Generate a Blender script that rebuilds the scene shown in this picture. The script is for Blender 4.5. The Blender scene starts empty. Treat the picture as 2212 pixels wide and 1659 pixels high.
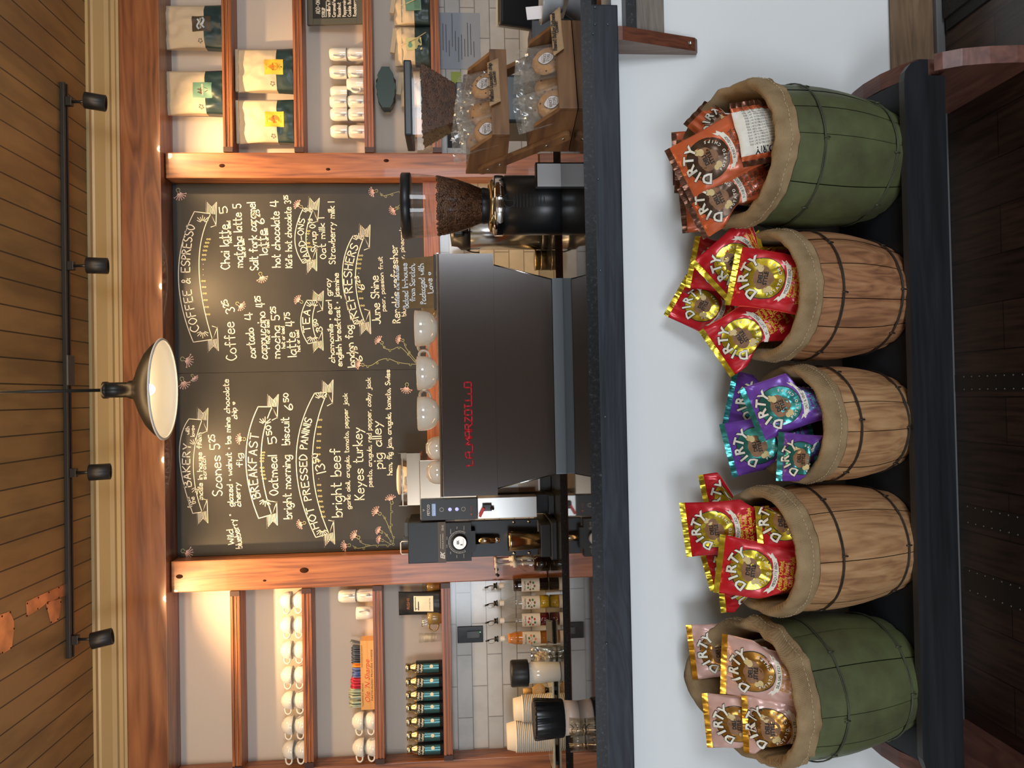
import bpy, bmesh, math, random
from mathutils import Vector, Matrix, noise
random.seed(7)
C = bpy.context.scene
COL = C.collection
R_ = math.radians
# ---------------------------------------------------------------- camera
F = 1661.0; H = 1.42
def cam_axes(p, yw, r):
    cp, sp, cy, sy = math.cos(p), math.sin(p), math.cos(yw), math.sin(yw)
    f = Vector((sy*cp, cy*cp, -sp)); rt = Vector((cy, -sy, 0)); up = rt.cross(f)
    c, s = math.cos(r), math.sin(r)
    return f, c*rt+s*up, -s*rt+c*up
FW, RT, UP = cam_axes(R_(4.096), R_(.845), R_(-1.0985))
cam = bpy.data.cameras.new('camera'); cam.sensor_fit = 'HORIZONTAL'; cam.sensor_width = 36
cam.lens = F/2212*36; cam.clip_start = .05
co = bpy.data.objects.new('camera', cam); COL.objects.link(co)
m3 = Matrix((-UP, RT, -FW)).transposed()     # the photo was taken with the phone turned on its side
co.matrix_world = Matrix.Translation((0, 0, H)) @ m3.to_4x4()
C.camera = co
def P(x, y, Y):
    """point of the plane Y seen at photo pixel x, y"""
    d = FW*F + RT*(829.5-y) - UP*(x-1106)
    return Vector((0, 0, H)) + d*(Y/d.y)
def PZ(x, y, Z):
    d = FW*F + RT*(829.5-y) - UP*(x-1106)
    return Vector((0, 0, H)) + d*((Z-H)/d.z)
# ---------------------------------------------------------------- world, lights, exposure
C.view_settings.view_transform = 'Standard'; C.view_settings.look = 'None'
C.view_settings.exposure = 0.0; C.view_settings.gamma = 1
w = bpy.data.worlds.new('world'); C.world = w; w.use_nodes = True
w.node_tree.nodes['Background'].inputs[0].default_value = (.55, .7, 1, 1)
w.node_tree.nodes['Background'].inputs[1].default_value = .6
def area(name, loc, rot, sx, sy, power, col):
    l = bpy.data.lights.new(name, 'AREA'); l.shape = 'RECTANGLE'; l.size = sx; l.size_y = sy
    l.energy = power; l.color = col
    o = bpy.data.objects.new(name, l); o.location = loc; o.rotation_euler = rot; COL.objects.link(o); return o
DAY = (.86, .93, 1.0); WARM = (1, .63, .30)
# daylight through the three shop windows in the wall behind the photographer
for wx in (-2.65, 2.75):
    area('window_daylight', (wx, -3.42, 1.55), (R_(90), 0, 0), 1.8, 1.9, 128, DAY)
# added fill light above the bar aisle, to warm the back wall
area('aisle_warm_fill', (0, 2.75, 3.33), (R_(35), 0, 0), 4.5, .25, 48, WARM)
# ---------------------------------------------------------------- materials
MATS = {}
def getm(n):
    if n not in MATS: MATS[n] = bpy.data.materials.new(n)
    return MATS[n]
def nt(name):
    m = getm(name); m.use_nodes = True
    return m, m.node_tree.nodes, m.node_tree.links, m.node_tree.nodes['Principled BSDF']
def setp(b, **k):
    for a, v in k.items(): b.inputs[a.replace('_', ' ')].default_value = v
def rgb(c): return (*c, 1) if len(c) == 3 else c
def mat(name, col, rough=.5, metal=0, bump=0, bscale=60, var=0, vscale=8, spec=.5, coat=0, trans=0, ior=1.45, alpha=1, emit=None, es=1):
    m, N, L, b = nt(name)
    setp(b, Base_Color=rgb(col), Roughness=rough, Metallic=metal, IOR=ior)
    b.inputs['Specular IOR Level'].default_value = spec
    b.inputs['Coat Weight'].default_value = coat
    b.inputs['Transmission Weight'].default_value = trans
    b.inputs['Alpha'].default_value = alpha
    if emit: b.inputs['Emission Color'].default_value = rgb(emit); b.inputs['Emission Strength'].default_value = es
    if bump or var:
        tc = N.new('ShaderNodeTexCoord')
    if var:
        n = N.new('ShaderNodeTexNoise'); n.inputs['Scale'].default_value = vscale; n.inputs['Detail'].default_value = 5
        L.new(tc.outputs['Object'], n.inputs[0])
        r = N.new('ShaderNodeValToRGB'); r.color_ramp.elements[0].position = .3; r.color_ramp.elements[1].position = .7
        r.color_ramp.elements[0].color = rgb([c*(1-var) for c in col]); r.color_ramp.elements[1].color = rgb([min(1, c*(1+var)) for c in col])
        L.new(n.outputs[0], r.inputs[0]); L.new(r.outputs[0], b.inputs['Base Color'])
    if bump:
        n = N.new('ShaderNodeTexNoise'); n.inputs['Scale'].default_value = bscale; n.inputs['Detail'].default_value = 4
        L.new(tc.outputs['Object'], n.inputs[0])
        bp = N.new('ShaderNodeBump'); bp.inputs['Strength'].default_value = bump; bp.inputs['Distance'].default_value = .01
        L.new(n.outputs[0], bp.inputs[2]); L.new(bp.outputs[0], b.inputs['Normal'])
    return m
def wood(name, c1, c2, axis='X', freq=40, stretch=14, rough=.4, bump=.25, coat=0, knots=True, c3=None, spec=.5):
    """long grain along axis; colours c1 (light) and c2 (dark)"""
    m, N, L, b = nt(name)
    setp(b, Roughness=rough); b.inputs['Coat Weight'].default_value = coat; b.inputs['Specular IOR Level'].default_value = spec
    tc = N.new('ShaderNodeTexCoord'); mp = N.new('ShaderNodeMapping'); L.new(tc.outputs['Object'], mp.inputs[0])
    s = [1, 1, 1]; s['XYZ'.index(axis)] = 1/stretch; mp.inputs['Scale'].default_value = s
    oi = N.new('ShaderNodeObjectInfo'); sc_ = N.new('ShaderNodeMath'); sc_.operation = 'MULTIPLY'; sc_.inputs[1].default_value = 17; L.new(oi.outputs['Random'], sc_.inputs[0])
    va = N.new('ShaderNodeVectorMath'); va.operation = 'ADD'; L.new(tc.outputs['Object'], va.inputs[0]); L.new(sc_.outputs[0], va.inputs[1]); L.new(va.outputs[0], mp.inputs[0])
    n1 = N.new('ShaderNodeTexNoise'); n1.inputs['Scale'].default_value = freq; n1.inputs['Detail'].default_value = 6; n1.inputs['Distortion'].default_value = .6
    n2 = N.new('ShaderNodeTexNoise'); n2.inputs['Scale'].default_value = freq/6; n2.inputs['Detail'].default_value = 3; n2.inputs['Distortion'].default_value = 1.5
    wv = N.new('ShaderNodeMath'); wv.operation = 'PINGPONG'; wv.inputs[1].default_value = .5
    ml = N.new('ShaderNodeMath'); ml.operation = 'MULTIPLY'; ml.inputs[1].default_value = 9
    L.new(mp.outputs[0], n1.inputs[0]); L.new(mp.outputs[0], n2.inputs[0])
    L.new(n2.outputs[0], ml.inputs[0]); L.new(ml.outputs[0], wv.inputs[0])
    mx = N.new('ShaderNodeMix'); mx.data_type = 'FLOAT'; mx.inputs[0].default_value = .33
    L.new(n1.outputs[0], mx.inputs[2]); L.new(wv.outputs[0], mx.inputs[3])
    r = N.new('ShaderNodeValToRGB'); e = r.color_ramp.elements
    e[0].position = .25; e[1].position = .62; e[0].color = rgb(c2); e[1].color = rgb(c1)
    if c3: k = e.new(.42); k.color = rgb(c3)
    L.new(mx.outputs[0], r.inputs[0]); L.new(r.outputs[0], b.inputs['Base Color'])
    bp = N.new('ShaderNodeBump'); bp.inputs['Strength'].default_value = bump; bp.inputs['Distance'].default_value = .004
    L.new(mx.outputs[0], bp.inputs[2]); L.new(bp.outputs[0], b.inputs['Normal'])
    return m
def brick(name, bw, bh, mortar, c1, c2, cm, axes=('X', 'Z'), rough=.25, offset=.5, bump=.6, rv=.1, off=(0, 0), wav=None, bias=0):
    m, N, L, b = nt(name); setp(b, Roughness=rough)
    tc = N.new('ShaderNodeTexCoord'); sp = N.new('ShaderNodeSeparateXYZ'); cb = N.new('ShaderNodeCombineXYZ')
    L.new(tc.outputs['Object'], sp.inputs[0])
    for i, a in enumerate(axes):
        ad = N.new('ShaderNodeMath'); ad.operation = 'ADD'; ad.inputs[1].default_value = off[i]
        L.new(sp.outputs[a], ad.inputs[0]); L.new(ad.outputs[0], cb.inputs[i])
    t = N.new('ShaderNodeTexBrick'); t.offset = offset; t.offset_frequency = 2
    for k, v in (('Scale', 1), ('Mortar Size', mortar), ('Mortar Smooth', .3), ('Bias', bias), ('Brick Width', bw), ('Row Height', bh)): t.inputs[k].default_value = v
    t.inputs['Color1'].default_value = rgb(c1); t.inputs['Color2'].default_value = rgb(c2); t.inputs['Mortar'].default_value = rgb(cm)
    L.new(cb.outputs[0], t.inputs[0])
    out = t.outputs[0]
    n = N.new('ShaderNodeTexNoise'); n.inputs['Scale'].default_value = 9; n.inputs['Detail'].default_value = 5
    mp = N.new('ShaderNodeMapping'); L.new(tc.outputs['Object'], mp.inputs[0]); L.new(mp.outputs[0], n.inputs[0])
    if wav: mp.inputs['Scale'].default_value = wav
    mx = N.new('ShaderNodeMix'); mx.data_type = 'RGBA'; mx.blend_type = 'MULTIPLY'; mx.inputs[0].default_value = rv
    L.new(out, mx.inputs[6]); rr = N.new('ShaderNodeValToRGB'); rr.color_ramp.elements[0].position = .35; rr.color_ramp.elements[1].position = .6
    L.new(n.outputs[0], rr.inputs[0]); L.new(rr.outputs[0], mx.inputs[7]); L.new(mx.outputs[2], b.inputs['Base Color'])
    bp = N.new('ShaderNodeBump'); bp.invert = True; bp.inputs['Strength'].default_value = bump; bp.inputs['Distance'].default_value = .003
    L.new(t.outputs[1], bp.inputs[2]); L.new(bp.outputs[0], b.inputs['Normal'])
    return m
def film(name, tint, amt, rough=.08, haze=0, bump=0, bscale=60):
    """clear plastic film or thin glass: mostly see-through with a glossy skin"""
    m, N, L, b = nt(name); N.remove(b)
    tr = N.new('ShaderNodeBsdfTransparent'); tr.inputs[0].default_value = rgb(tint)
    gl = N.new('ShaderNodeBsdfGlossy'); gl.inputs['Roughness'].default_value = rough
    lw = N.new('ShaderNodeLayerWeight'); lw.inputs[0].default_value = amt
    lw.inputs[0].default_value = .5
    pw = N.new('ShaderNodeMath'); pw.operation = 'POWER'; pw.inputs[1].default_value = 3.5; L.new(lw.outputs['Facing'], pw.inputs[0])
    ma = N.new('ShaderNodeMath'); ma.operation = 'MULTIPLY_ADD'; ma.inputs[1].default_value = .25+amt; ma.inputs[2].default_value = .03+amt*.2; L.new(pw.outputs[0], ma.inputs[0])
    mx = N.new('ShaderNodeMixShader'); L.new(ma.outputs[0], mx.inputs[0])
    L.new(tr.outputs[0], mx.inputs[1]); L.new(gl.outputs[0], mx.inputs[2]); o_ = mx.outputs[0]
    if bump:
        tc = N.new('ShaderNodeTexCoord'); n = N.new('ShaderNodeTexNoise'); n.inputs['Scale'].default_value = bscale; n.inputs['Detail'].default_value = 2; L.new(tc.outputs['Object'], n.inputs[0])
        bp = N.new('ShaderNodeBump'); bp.inputs['Strength'].default_value = bump; bp.inputs['Distance'].default_value = .01; L.new(n.outputs[0], bp.inputs[2]); L.new(bp.outputs[0], gl.inputs['Normal'])
    if haze:
        df = N.new('ShaderNodeBsdfDiffuse'); df.inputs[0].default_value = (.9, .88, .82, 1); m2 = N.new('ShaderNodeMixShader'); m2.inputs[0].default_value = haze; L.new(o_, m2.inputs[1]); L.new(df.outputs[0], m2.inputs[2]); o_ = m2.outputs[0]
    L.new(o_, N['Material Output'].inputs[0])
    return m
# ---------------------------------------------------------------- mesh helpers
def B(): return bmesh.new()
def quad(bm, pts, mi=0, sm=False):
    f = bm.faces.new([bm.verts.new(p) for p in pts]); f.material_index = mi; f.smooth = sm; return f
def box(bm, x0, x1, y0, y1, z0, z1, mi=0, M=None, bev=0):
    g = bmesh.ops.create_cube(bm, size=1)
    vs = g['verts']
    for v in vs:
        v.co = Vector((x0+(v.co.x+.5)*(x1-x0), y0+(v.co.y+.5)*(y1-y0), z0+(v.co.z+.5)*(z1-z0)))
    fs = {f for v in vs for f in v.link_faces}
    for f in fs: f.material_index = mi
    if bev:
        es = list({e for v in vs for e in v.link_edges})
        r = bmesh.ops.bevel(bm, geom=es, offset=bev, segments=2, affect='EDGES', profile=.7)
        vs = list({v for f in r['faces'] for v in f.verts} | {v for v in vs if v.is_valid})
        for f in {f for v in vs for f in v.link_faces}: f.material_index = mi
    if M is not None:
        for v in vs: v.co = M @ v.co
    return vs
def lathe(bm, prof, seg=32, M=None, mi=0, sm=True, cap0=False, cap1=False, ang=None, rf=None):
    """prof: (r, z) list; turned about local Z"""
    rings = []; full = ang is None; n = seg if full else seg+1
    for r, z in prof:
        ring = []
        for i in range(n):
            a = (2*math.pi if full else ang)*i/seg
            rr = r*(rf(a, z) if rf else 1)
            p = Vector((rr*math.cos(a), rr*math.sin(a), z))
            ring.append(bm.verts.new(M @ p if M is not None else p))
        rings.append(ring)
    for a, b_ in zip(rings, rings[1:]):
        for i in range(seg):
            j = (i+1) % n
            f = bm.faces.new((a[i], a[j], b_[j], b_[i])); f.smooth = sm; f.material_index = mi
    if cap0: f = bm.faces.new(rings[0][::-1]); f.material_index = mi
    if cap1: f = bm.faces.new(rings[-1]); f.material_index = mi
    return rings
def tube(bm, pts, r, seg=8, mi=0, closed=False, cap=True, sx=1):
    pts = [Vector(p) for p in pts]; n = len(pts); rings = []
    up = Vector((0, 0, 1)); prev = None
    for i, p in enumerate(pts):
        if closed: t = pts[(i+1) % n]-pts[i-1]
        else: t = pts[min(i+1, n-1)]-pts[max(i-1, 0)]
        t.normalize()
        if prev is None:
            a = t.cross(up)
            if a.length < .05: a = t.cross(Vector((1, 0, 0)))
        else: a = prev-t*prev.dot(t)
        a.normalize(); prev = a; b_ = t.cross(a)
        rr = r[i] if isinstance(r, (list, tuple)) else r
        rings.append([bm.verts.new(p+a*rr*sx*math.cos(2*math.pi*k/seg)+b_*rr*math.sin(2*math.pi*k/seg)) for k in range(seg)])
    prs = list(zip(rings, rings[1:]))
    if closed: prs.append((rings[-1], rings[0]))
    for a, b_ in prs:
        for k in range(seg):
            f = bm.faces.new((a[k], a[(k+1) % seg], b_[(k+1) % seg], b_[k])); f.smooth = True; f.material_index = mi
    if cap and not closed:
        bm.faces.new(rings[0][::-1]).material_index = mi; bm.faces.new(rings[-1]).material_index = mi
def prism(bm, poly, d0, d1, ax='Y', mi=0, M=None):
    """poly of 2D points in the plane across ax, pushed from d0 to d1"""
    def mk(p, d):
        v = {'Y': (p[0], d, p[1]), 'X': (d, p[0], p[1]), 'Z': (p[0], p[1], d)}[ax]
        v = Vector(v); return M @ v if M is not None else v
    a = [bm.verts.new(mk(p, d0)) for p in poly]; b_ = [bm.verts.new(mk(p, d1)) for p in poly]
    fs = [bm.faces.new(a), bm.faces.new(b_[::-1])]
    for i in range(len(poly)):
        j = (i+1) % len(poly); fs.append(bm.faces.new((a[j], a[i], b_[i], b_[j])))
    for f in fs: f.material_index = mi
    return fs
def obj(name, bm, mats, parent=None, loc=None, fix=True):
    if fix: bmesh.ops.recalc_face_normals(bm, faces=bm.faces[:])
    me = bpy.data.meshes.new(name); bm.to_mesh(me); bm.free()
    if not isinstance(mats, (list, tuple)): mats = [mats]
    for m in mats: me.materials.append(getm(m))
    o = bpy.data.objects.new(name, me); COL.objects.link(o)
    if parent: o.parent = parent
    if loc is not None: o.location = loc
    return o
def tag(o, label, cat, group=None, kind=None):
    o['label'] = label; o['category'] = cat
    if group: o['group'] = group
    if kind: o['kind'] = kind
    return o
def thing(name, label, cat, loc=(0, 0, 0), rot=(0, 0, 0), group=None):
    o = bpy.data.objects.new(name, None); COL.objects.link(o); o.empty_display_size = .05
    o.location = loc; o.rotation_euler = rot
    return tag(o, label, cat, group)
def struct(name, bm, mats, parent=None, loc=None):
    o = obj(name, bm, mats, parent, loc)
    if not parent: o['kind'] = 'structure'
    return o
def dup(root, loc=None, rot=None, label=None, scale=None, parent=None):
    r = root.copy(); COL.objects.link(r)
    if parent: r.parent = parent
    if loc is not None: r.location = loc
    if rot is not None: r.rotation_euler = rot
    if scale is not None: r.scale = (scale,)*3
    if label: r['label'] = label
    for ch in list(root.children):
        if ch.name in bpy.data.objects: dup(ch, parent=r)
    return r
# ---------------------------------------------------------------- printed type (built-in face) and chalk hand
_T = {}
def tm(s, bold=0, shear=0, fine=0):
    """flat mesh of a printed word, centred on x, baseline at 0, cap height about .7"""
    k = (s, bold, shear, fine)
    if k in _T: return _T[k]
    cu = bpy.data.curves.new('t', 'FONT'); cu.body = s; cu.resolution_u = 2; cu.offset = bold; cu.align_x = 'CENTER'; cu.shear = shear
    cu.size = 1
    o = bpy.data.objects.new('t', cu); COL.objects.link(o)
    dg = bpy.context.evaluated_depsgraph_get(); me = bpy.data.meshes.new_from_object(o.evaluated_get(dg))
    if fine:
        b_ = bmesh.new(); b_.from_mesh(me)
        for _ in range(3):
            bmesh.ops.triangulate(b_, faces=b_.faces[:]); es = [e for e in b_.edges if e.calc_length() > .16]
            if es: bmesh.ops.subdivide_edges(b_, edges=es, cuts=1)
        bmesh.ops.triangulate(b_, faces=b_.faces[:]); b_.to_mesh(me); b_.free()
    vs = [v.co.to_2d() for v in me.vertices]; fs = [tuple(p.vertices) for p in me.polygons]
    bpy.data.objects.remove(o); bpy.data.curves.remove(cu); bpy.data.meshes.remove(me)
    xs = [v.x for v in vs] or [0]
    _T[k] = (vs, fs, max(xs)-min(xs), (max(xs)+min(xs))/2)
    return _T[k]
def put(bm, s, fn, mi=0, wid=None, size=None, bold=0, shear=0, fine=0):
    """place a printed word through fn(x, y) -> point; wid fits the width, size sets the letter size"""
    vs, fs, W, cx = tm(s, bold, shear, fine)
    k = size if size else wid/W
    kx = wid/W if wid else k
    nv = [bm.verts.new(fn((v.x-cx)*kx, v.y*k)) for v in vs]
    for f in fs:
        try: q = bm.faces.new([nv[i] for i in f])
        except ValueError: continue
        q.material_index = mi
GL = {}
for ln in '''a 47 28 06 04 13 23 45|48 43
b 0c 03|05 28 47 45 33 13 04
c 47 28 16 04 13 33 44
d 47 28 06 04 13 23 45|4c 43
e 06 46 38 18 06 04 13 33 44
f 4b 3c 2b 23|08 48
g 47 28 06 04 13 23 45|48 42 30 10 01
h 0c 03|06 28 46 43
i 08 03|0a 0b
j 38 31 20 00|3a 3b
k 0c 03|48 05|15 43
l 0c 03
m 08 03|06 18 36 33|36 48 66 63
n 08 03|06 28 46 43
o 28 06 04 23 44 46 28
p 08 00|06 28 47 45 33 13 04
r 08 03|06 28 38
s 47 28 07 16 35 44 23 04
t 1c 14 23 33|09 39
u 08 04 23 44|48 43
v 08 23|23 48
w 08 13|13 36|36 53|53 68
x 08 43|48 03
y 08 24|48 00
z 08 48|48 03|03 43
A 03 2c|2c 43|16 36
B 0c 03|0c 3b 39 08|08 47 45 33 03
C 4b 2c 09 06 23 44
D 0c 03|0c 2c 49 46 23 03
E 0c 03|0c 4c|08 38|03 43
F 0c 03|0c 4c|08 38
H 0c 03|4c 43|08 48
I 0c 03
J 4c 45 23 04
K 0c 03|4c 07|17 43
L 0c 03|03 43
M 03 0c|0c 36|36 6c|6c 63
N 03 0c|0c 43|43 4c
O 2c 09 06 23 46 49 2c
P 0c 03|0c 3b 39 07
R 0c 03|0c 3b 39 08|18 43
S 4b 2c 0a 18 37 45 23 04
T 0c 4c|2c 23
U 0c 05 23 45 4c
W 0c 13|13 39|39 53|53 6c
Y 0c 27|4c 27|27 23
0 2c 09 06 23 46 49 2c
1 0c 03
2 0a 2c 4a 26 03|03 43
3 0b 2c 4a 28|28 45 23 04
4 1c 06|06 46|3c 33
5 4c 0c|0c 08|08 38 45 23 04
6 3c 07 04 23 45 27 05
7 0c 4c|4c 13
& 43 1a 2c 3a 05 13 46
, 14 02
. 13 14
; 06 16|07 17
' 0c 0a
- 07 37
/ 03 4c
! 0c 06|03 04
* 23 06 17 26|26 37 46 23'''.split('\n'):
    k, v = ln[0], ln[2:]
    GL[k] = [[(int(p[0], 16), int(p[1], 16)-3) for p in s.split()] for s in v.split('|')]
def smooth(p, n=3):
    if len(p) < 3: return p
    cl = p[0] == p[-1]; out = []
    for i in range(len(p)-1):
        p0 = p[i-1] if i else (p[-2] if cl else p[0]); p1, p2 = p[i], p[i+1]
        p3 = p[i+2] if i+2 < len(p) else (p[1] if cl else p[-1])
        for j in range(n):
            t = j/n
            out.append(tuple(.5*(2*b+(c-a)*t+(2*a-5*b+4*c-d)*t*t+(3*b-a-3*c+d)*t**3) for a, b, c, d in zip(p0, p1, p2, p3)))
    return out+[p[-1]]
def hand(s):
    """strokes of handwritten text, unit = one twelfth of an ascender; returns strokes, width"""
    x = 0; out = []; sup = 0
    for ch in s:
        if ch == '^': sup = 1; continue
        if ch == ' ': x += 4; sup = 0; continue
        g = GL.get(ch)
        if not g: continue
        k = .62 if sup else 1; dy = 4.2 if sup else 0
        wd = max(p[0] for st in g for p in st)
        for st in g: out.append([(x+a*k, b*k+dy) for a, b in smooth(st)])
        x += (wd+1.7)*k
    return out, x-1.5
def ribbon(bm, pts, wd, fn, mi=0):
    """flat stroke of width wd through 2D pts, mapped by fn"""
    p = [Vector(q) for q in pts]
    p = [q for i, q in enumerate(p) if i == 0 or (q-p[i-1]).length > 1e-6]
    if len(p) < 2: return
    L_ = []; n = len(p)
    for i, q in enumerate(p):
        t = p[min(i+1, n-1)]-p[max(i-1, 0)]
        if t.length < 1e-9: t = Vector((1, 0))
        t.normalize(); nn = Vector((-t.y, t.x))*wd/2
        e = t*wd*.35 if i == n-1 else (-t*wd*.35 if i == 0 else Vector((0, 0)))
        L_.append((bm.verts.new(fn(*(q+nn+e))), bm.verts.new(fn(*(q-nn+e)))))
    for a, b_ in zip(L_, L_[1:]):
        f = bm.faces.new((a[0], a[1], b_[1], b_[0])); f.material_index = mi
def script(bm, s, p0, p1, h, wd, fn, mid=None, mi=0):
    """handwriting from p0 to p1 in photo pixels on a board (up = smaller x), h = ascender height"""
    st, W = hand(s); p0 = Vector(p0); p1 = Vector(p1); d = p1-p0
    pm = Vector(mid) if mid else (p0+p1)/2
    def base(t):
        c = 2*pm-(p0+p1)/2
        q = p0*(1-t)**2+c*2*t*(1-t)+p1*t*t; g = (c-p0)*2*(1-t)+(p1-c)*2*t; g.normalize()
        return q, Vector((g.y, -g.x))
    for k in st:
        pts = []
        for a, b_ in k:
            q, n = base(a/W); pts.append(q+n*(b_/9*h))
        ribbon(bm, pts, wd, fn, mi)
# ================================================================ THE ROOM
mat('ceiling_wall_paint', (.80, .80, .78), .6)
mat('bar_wall_paint', (.80, .82, .82), .55, bump=.05, bscale=120)
mat('crown_paint', (.46, .325, .15), .3, bump=.05, bscale=40)
brick('ceiling_boards', 2.6, .115, .0038, (.36, .22, .085), (.32, .19, .07), (.03, .016, .006), axes=('Y', 'X'), rough=.45, bump=1, rv=.35, wav=(1, .25, 1), off=(.9, .02))
brick('floor_boards', 1.1, .125, .0016, (.060, .030, .020), (.036, .019, .013), (.004, .003, .002), axes=('Y', 'X'), rough=.3, bump=.8, rv=.6, wav=(8, .6, 1), off=(.3, .03))
brick('subway_tile', .365, .0885, .0035, (.63, .615, .58), (.57, .555, .52), (.30, .28, .25), axes=('X', 'Z'), rough=.12, bump=.9, rv=.12, off=(.06, -.92))
wood('stained_pine', (.42, .165, .062), (.14, .046, .018), 'Z', 26, 12, .36, .25, coat=.15, c3=(.30, .105, .038))
wood('stained_beam', (.37, .145, .052), (.13, .042, .016), 'X', 18, 10, .33, .15, coat=.4, c3=(.26, .092, .033))
wood('shelf_wood', (.44, .18, .07), (.13, .045, .019), 'X', 30, 18, .35, .2, c3=(.36, .11, .032))
wood('base_wood', (.25, .16, .09), (.13, .08, .045), 'X', 60, 10, .5, .3)
mat('base_gray', (.12, .12, .12), .6, bump=.3)
WY = 4.56                       # back wall
ZC = 3.38                       # ceiling
bm = B(); box(bm, -4, 4, -3.5, 4.7, -.1, 0); struct('floor', bm, 'floor_boards')
bm = B(); box(bm, -4, 4, -3.5, 4.7, ZC, ZC+.1); struct('ceiling', bm, 'ceiling_boards')
bm = B(); box(bm, -4, 4, WY, WY+.12, 0, ZC); struct('wall_back', bm, 'shelf_wall_paint'); mat('shelf_wall_paint', (.60, .52, .44), .6)
for s, n in ((-1, 'wall_left'), (1, 'wall_right')):
    bm = B(); box(bm, min(s*4, s*4.1), max(s*4, s*4.1), -3.5, 4.7, 0, ZC); struct(n, bm, 'ceiling_wall_paint')
bm = B()                         # street wall with two window openings
box(bm, -4, 4, -3.6, -3.5, 0, .65); box(bm, -4, 4, -3.6, -3.5, 2.45, ZC)
xs = [-4, -3.55, -1.75, 1.85, 3.65, 4]
for i in range(0, 6, 2): box(bm, xs[i], xs[i+1], -3.6, -3.5, .65, 2.45)
struct('wall_front', bm, 'ceiling_wall_paint')
wood('old_panel', (.44, .36, .30), (.22, .17, .14), 'Z', 20, 10, .5, .3)
bm = B()
for i in range(18): box(bm, -1.74+i*.2, -1.74+i*.2+.195, -3.499, -3.47, .0, 2.6)
tag(obj('plank_panelling', bm, 'old_panel'), 'dark plank panelling between the shop windows', 'panelling')
# crown moulding
bm = B()
pr = [(4.56, 3.25), (4.365, 3.25), (4.36, 3.262), (4.352, 3.266), (4.35, 3.285), (4.335, 3.29), (4.325, 3.31), (4.30, 3.335), (4.285, 3.35), (4.282, 3.362), (4.262, 3.366), (4.26, ZC), (4.56, ZC)]
prism(bm, pr, -4, 4, 'X'); struct('trim_1', bm, 'crown_paint')
# header beam
bm = B(); box(bm, -4, 4, 4.37, WY, 3.035, 3.25, bev=.004); o = struct('trim_2', bm, 'stained_beam')
# tile backsplash and the rail above it
ZS = [P(x, 1400, 4.43).z for x in (499, 654, 807, 955)]     # tops of the four shelf levels
bm = B(); box(bm, -2.1, 4, WY-.012, WY, .90, 1.512); struct('wall_backsplash', bm, 'subway_tile')
# posts
XPL = (P(370, 1281, 4.43).x, P(370, 1213, 4.43).x); XPR = (P(360, 384.5, 4.43).x, P(360, 329, 4.43).x)
mat('knot', (.035, .012, .006), .8, spec=.1)
for (a, b_), nm, kn in ((XPL, 'left', [(.09, 2.985, .014), (.1, 2.30, .018), (.05, 2.52, .007)]), (XPR, 'right', [(.07, 2.72, .012), (.05, 2.13, .009), (.1, 1.8, .011)])):
    t = thing('timber_post', 'orange-brown stained timber post on the %s of the chalkboard menu' % nm, 'post', ((a+b_)/2, 4.48, .92), group='timber posts')
    hw = (b_-a)/2
    bm = B(); box(bm, -hw, hw, -.05, .08, .0, 3.033-.92-.002, bev=.006); obj('timber', bm, 'stained_pine', t)
    for kx, kz, kr in kn:
        bm = B(); lathe(bm, [(0, .0012), (kr, .0012), (kr*1.15, -.001)], 14, Matrix.Translation((-hw+kx, -.05, kz-.92)) @ Matrix.Rotation(R_(90), 4, 'X') @ Matrix.Diagonal((.8, 1.3, 1, 1)))
        obj('knot', bm, 'knot', t)
XL = P(860, 1648, 4.43).x
bm = B(); box(bm, XL-.14, XL, 4.43, WY-.013, .92, 3.033, bev=.003)
tag(obj('shelf_end_board', bm, 'stained_pine'), 'dark stained end board at the left end of the wall shelves', 'board')
# shelves
def shelf(x0, x1, z, lab, thin=False):
    t = thing('wall_shelf', lab, 'shelf', ((x0+x1)/2, 4.43, z), group='wall shelves')
    hw = (x1-x0)/2
    bm = B(); box(bm, -hw, hw, .006, WY-4.43-.001, -.05, 0); obj('board', bm, 'shelf_wood', t)
    bm = B()
    for i, (a, b_, d) in enumerate(((0, .014, -.006), (.0165, .0225, 0), (.025, .033, -.003), (.0355, .042, 0), (.0445, .05, -.004))):
        box(bm, -hw+.03, hw-.03, d, .006, -b_, -a)
    obj('front_edge', bm, 'shelf_wood', t)
    for s in (-1, 1):
        bm = B(); box(bm, min(s*hw, s*(hw-.029)), max(s*hw, s*(hw-.029)), -.008, .006, -.052, .0); obj('end_cap', bm, 'dark_cap', t)
mat('dark_cap', (.05, .02, .012), .4)
lv = ['top', 'second', 'third', 'lowest']
for i, z in enumerate(ZS):
    shelf(XL+.001, XPL[0]-.001, z, '%s stained wood shelf on the left side of the chalkboard' % lv[i])
    shelf(XPR[1]+.001, 2.75, z, '%s stained wood shelf on the right side of the chalkboard' % lv[i])
bm = B(); box(bm, XPL[1]+.001, XPR[0]-.001, 4.495, WY-.013, 1.505, 1.597, bev=.003)
tag(obj('board_ledge', bm, 'shelf_wood'), 'stained board running under the chalkboard menu', 'board')
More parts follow.
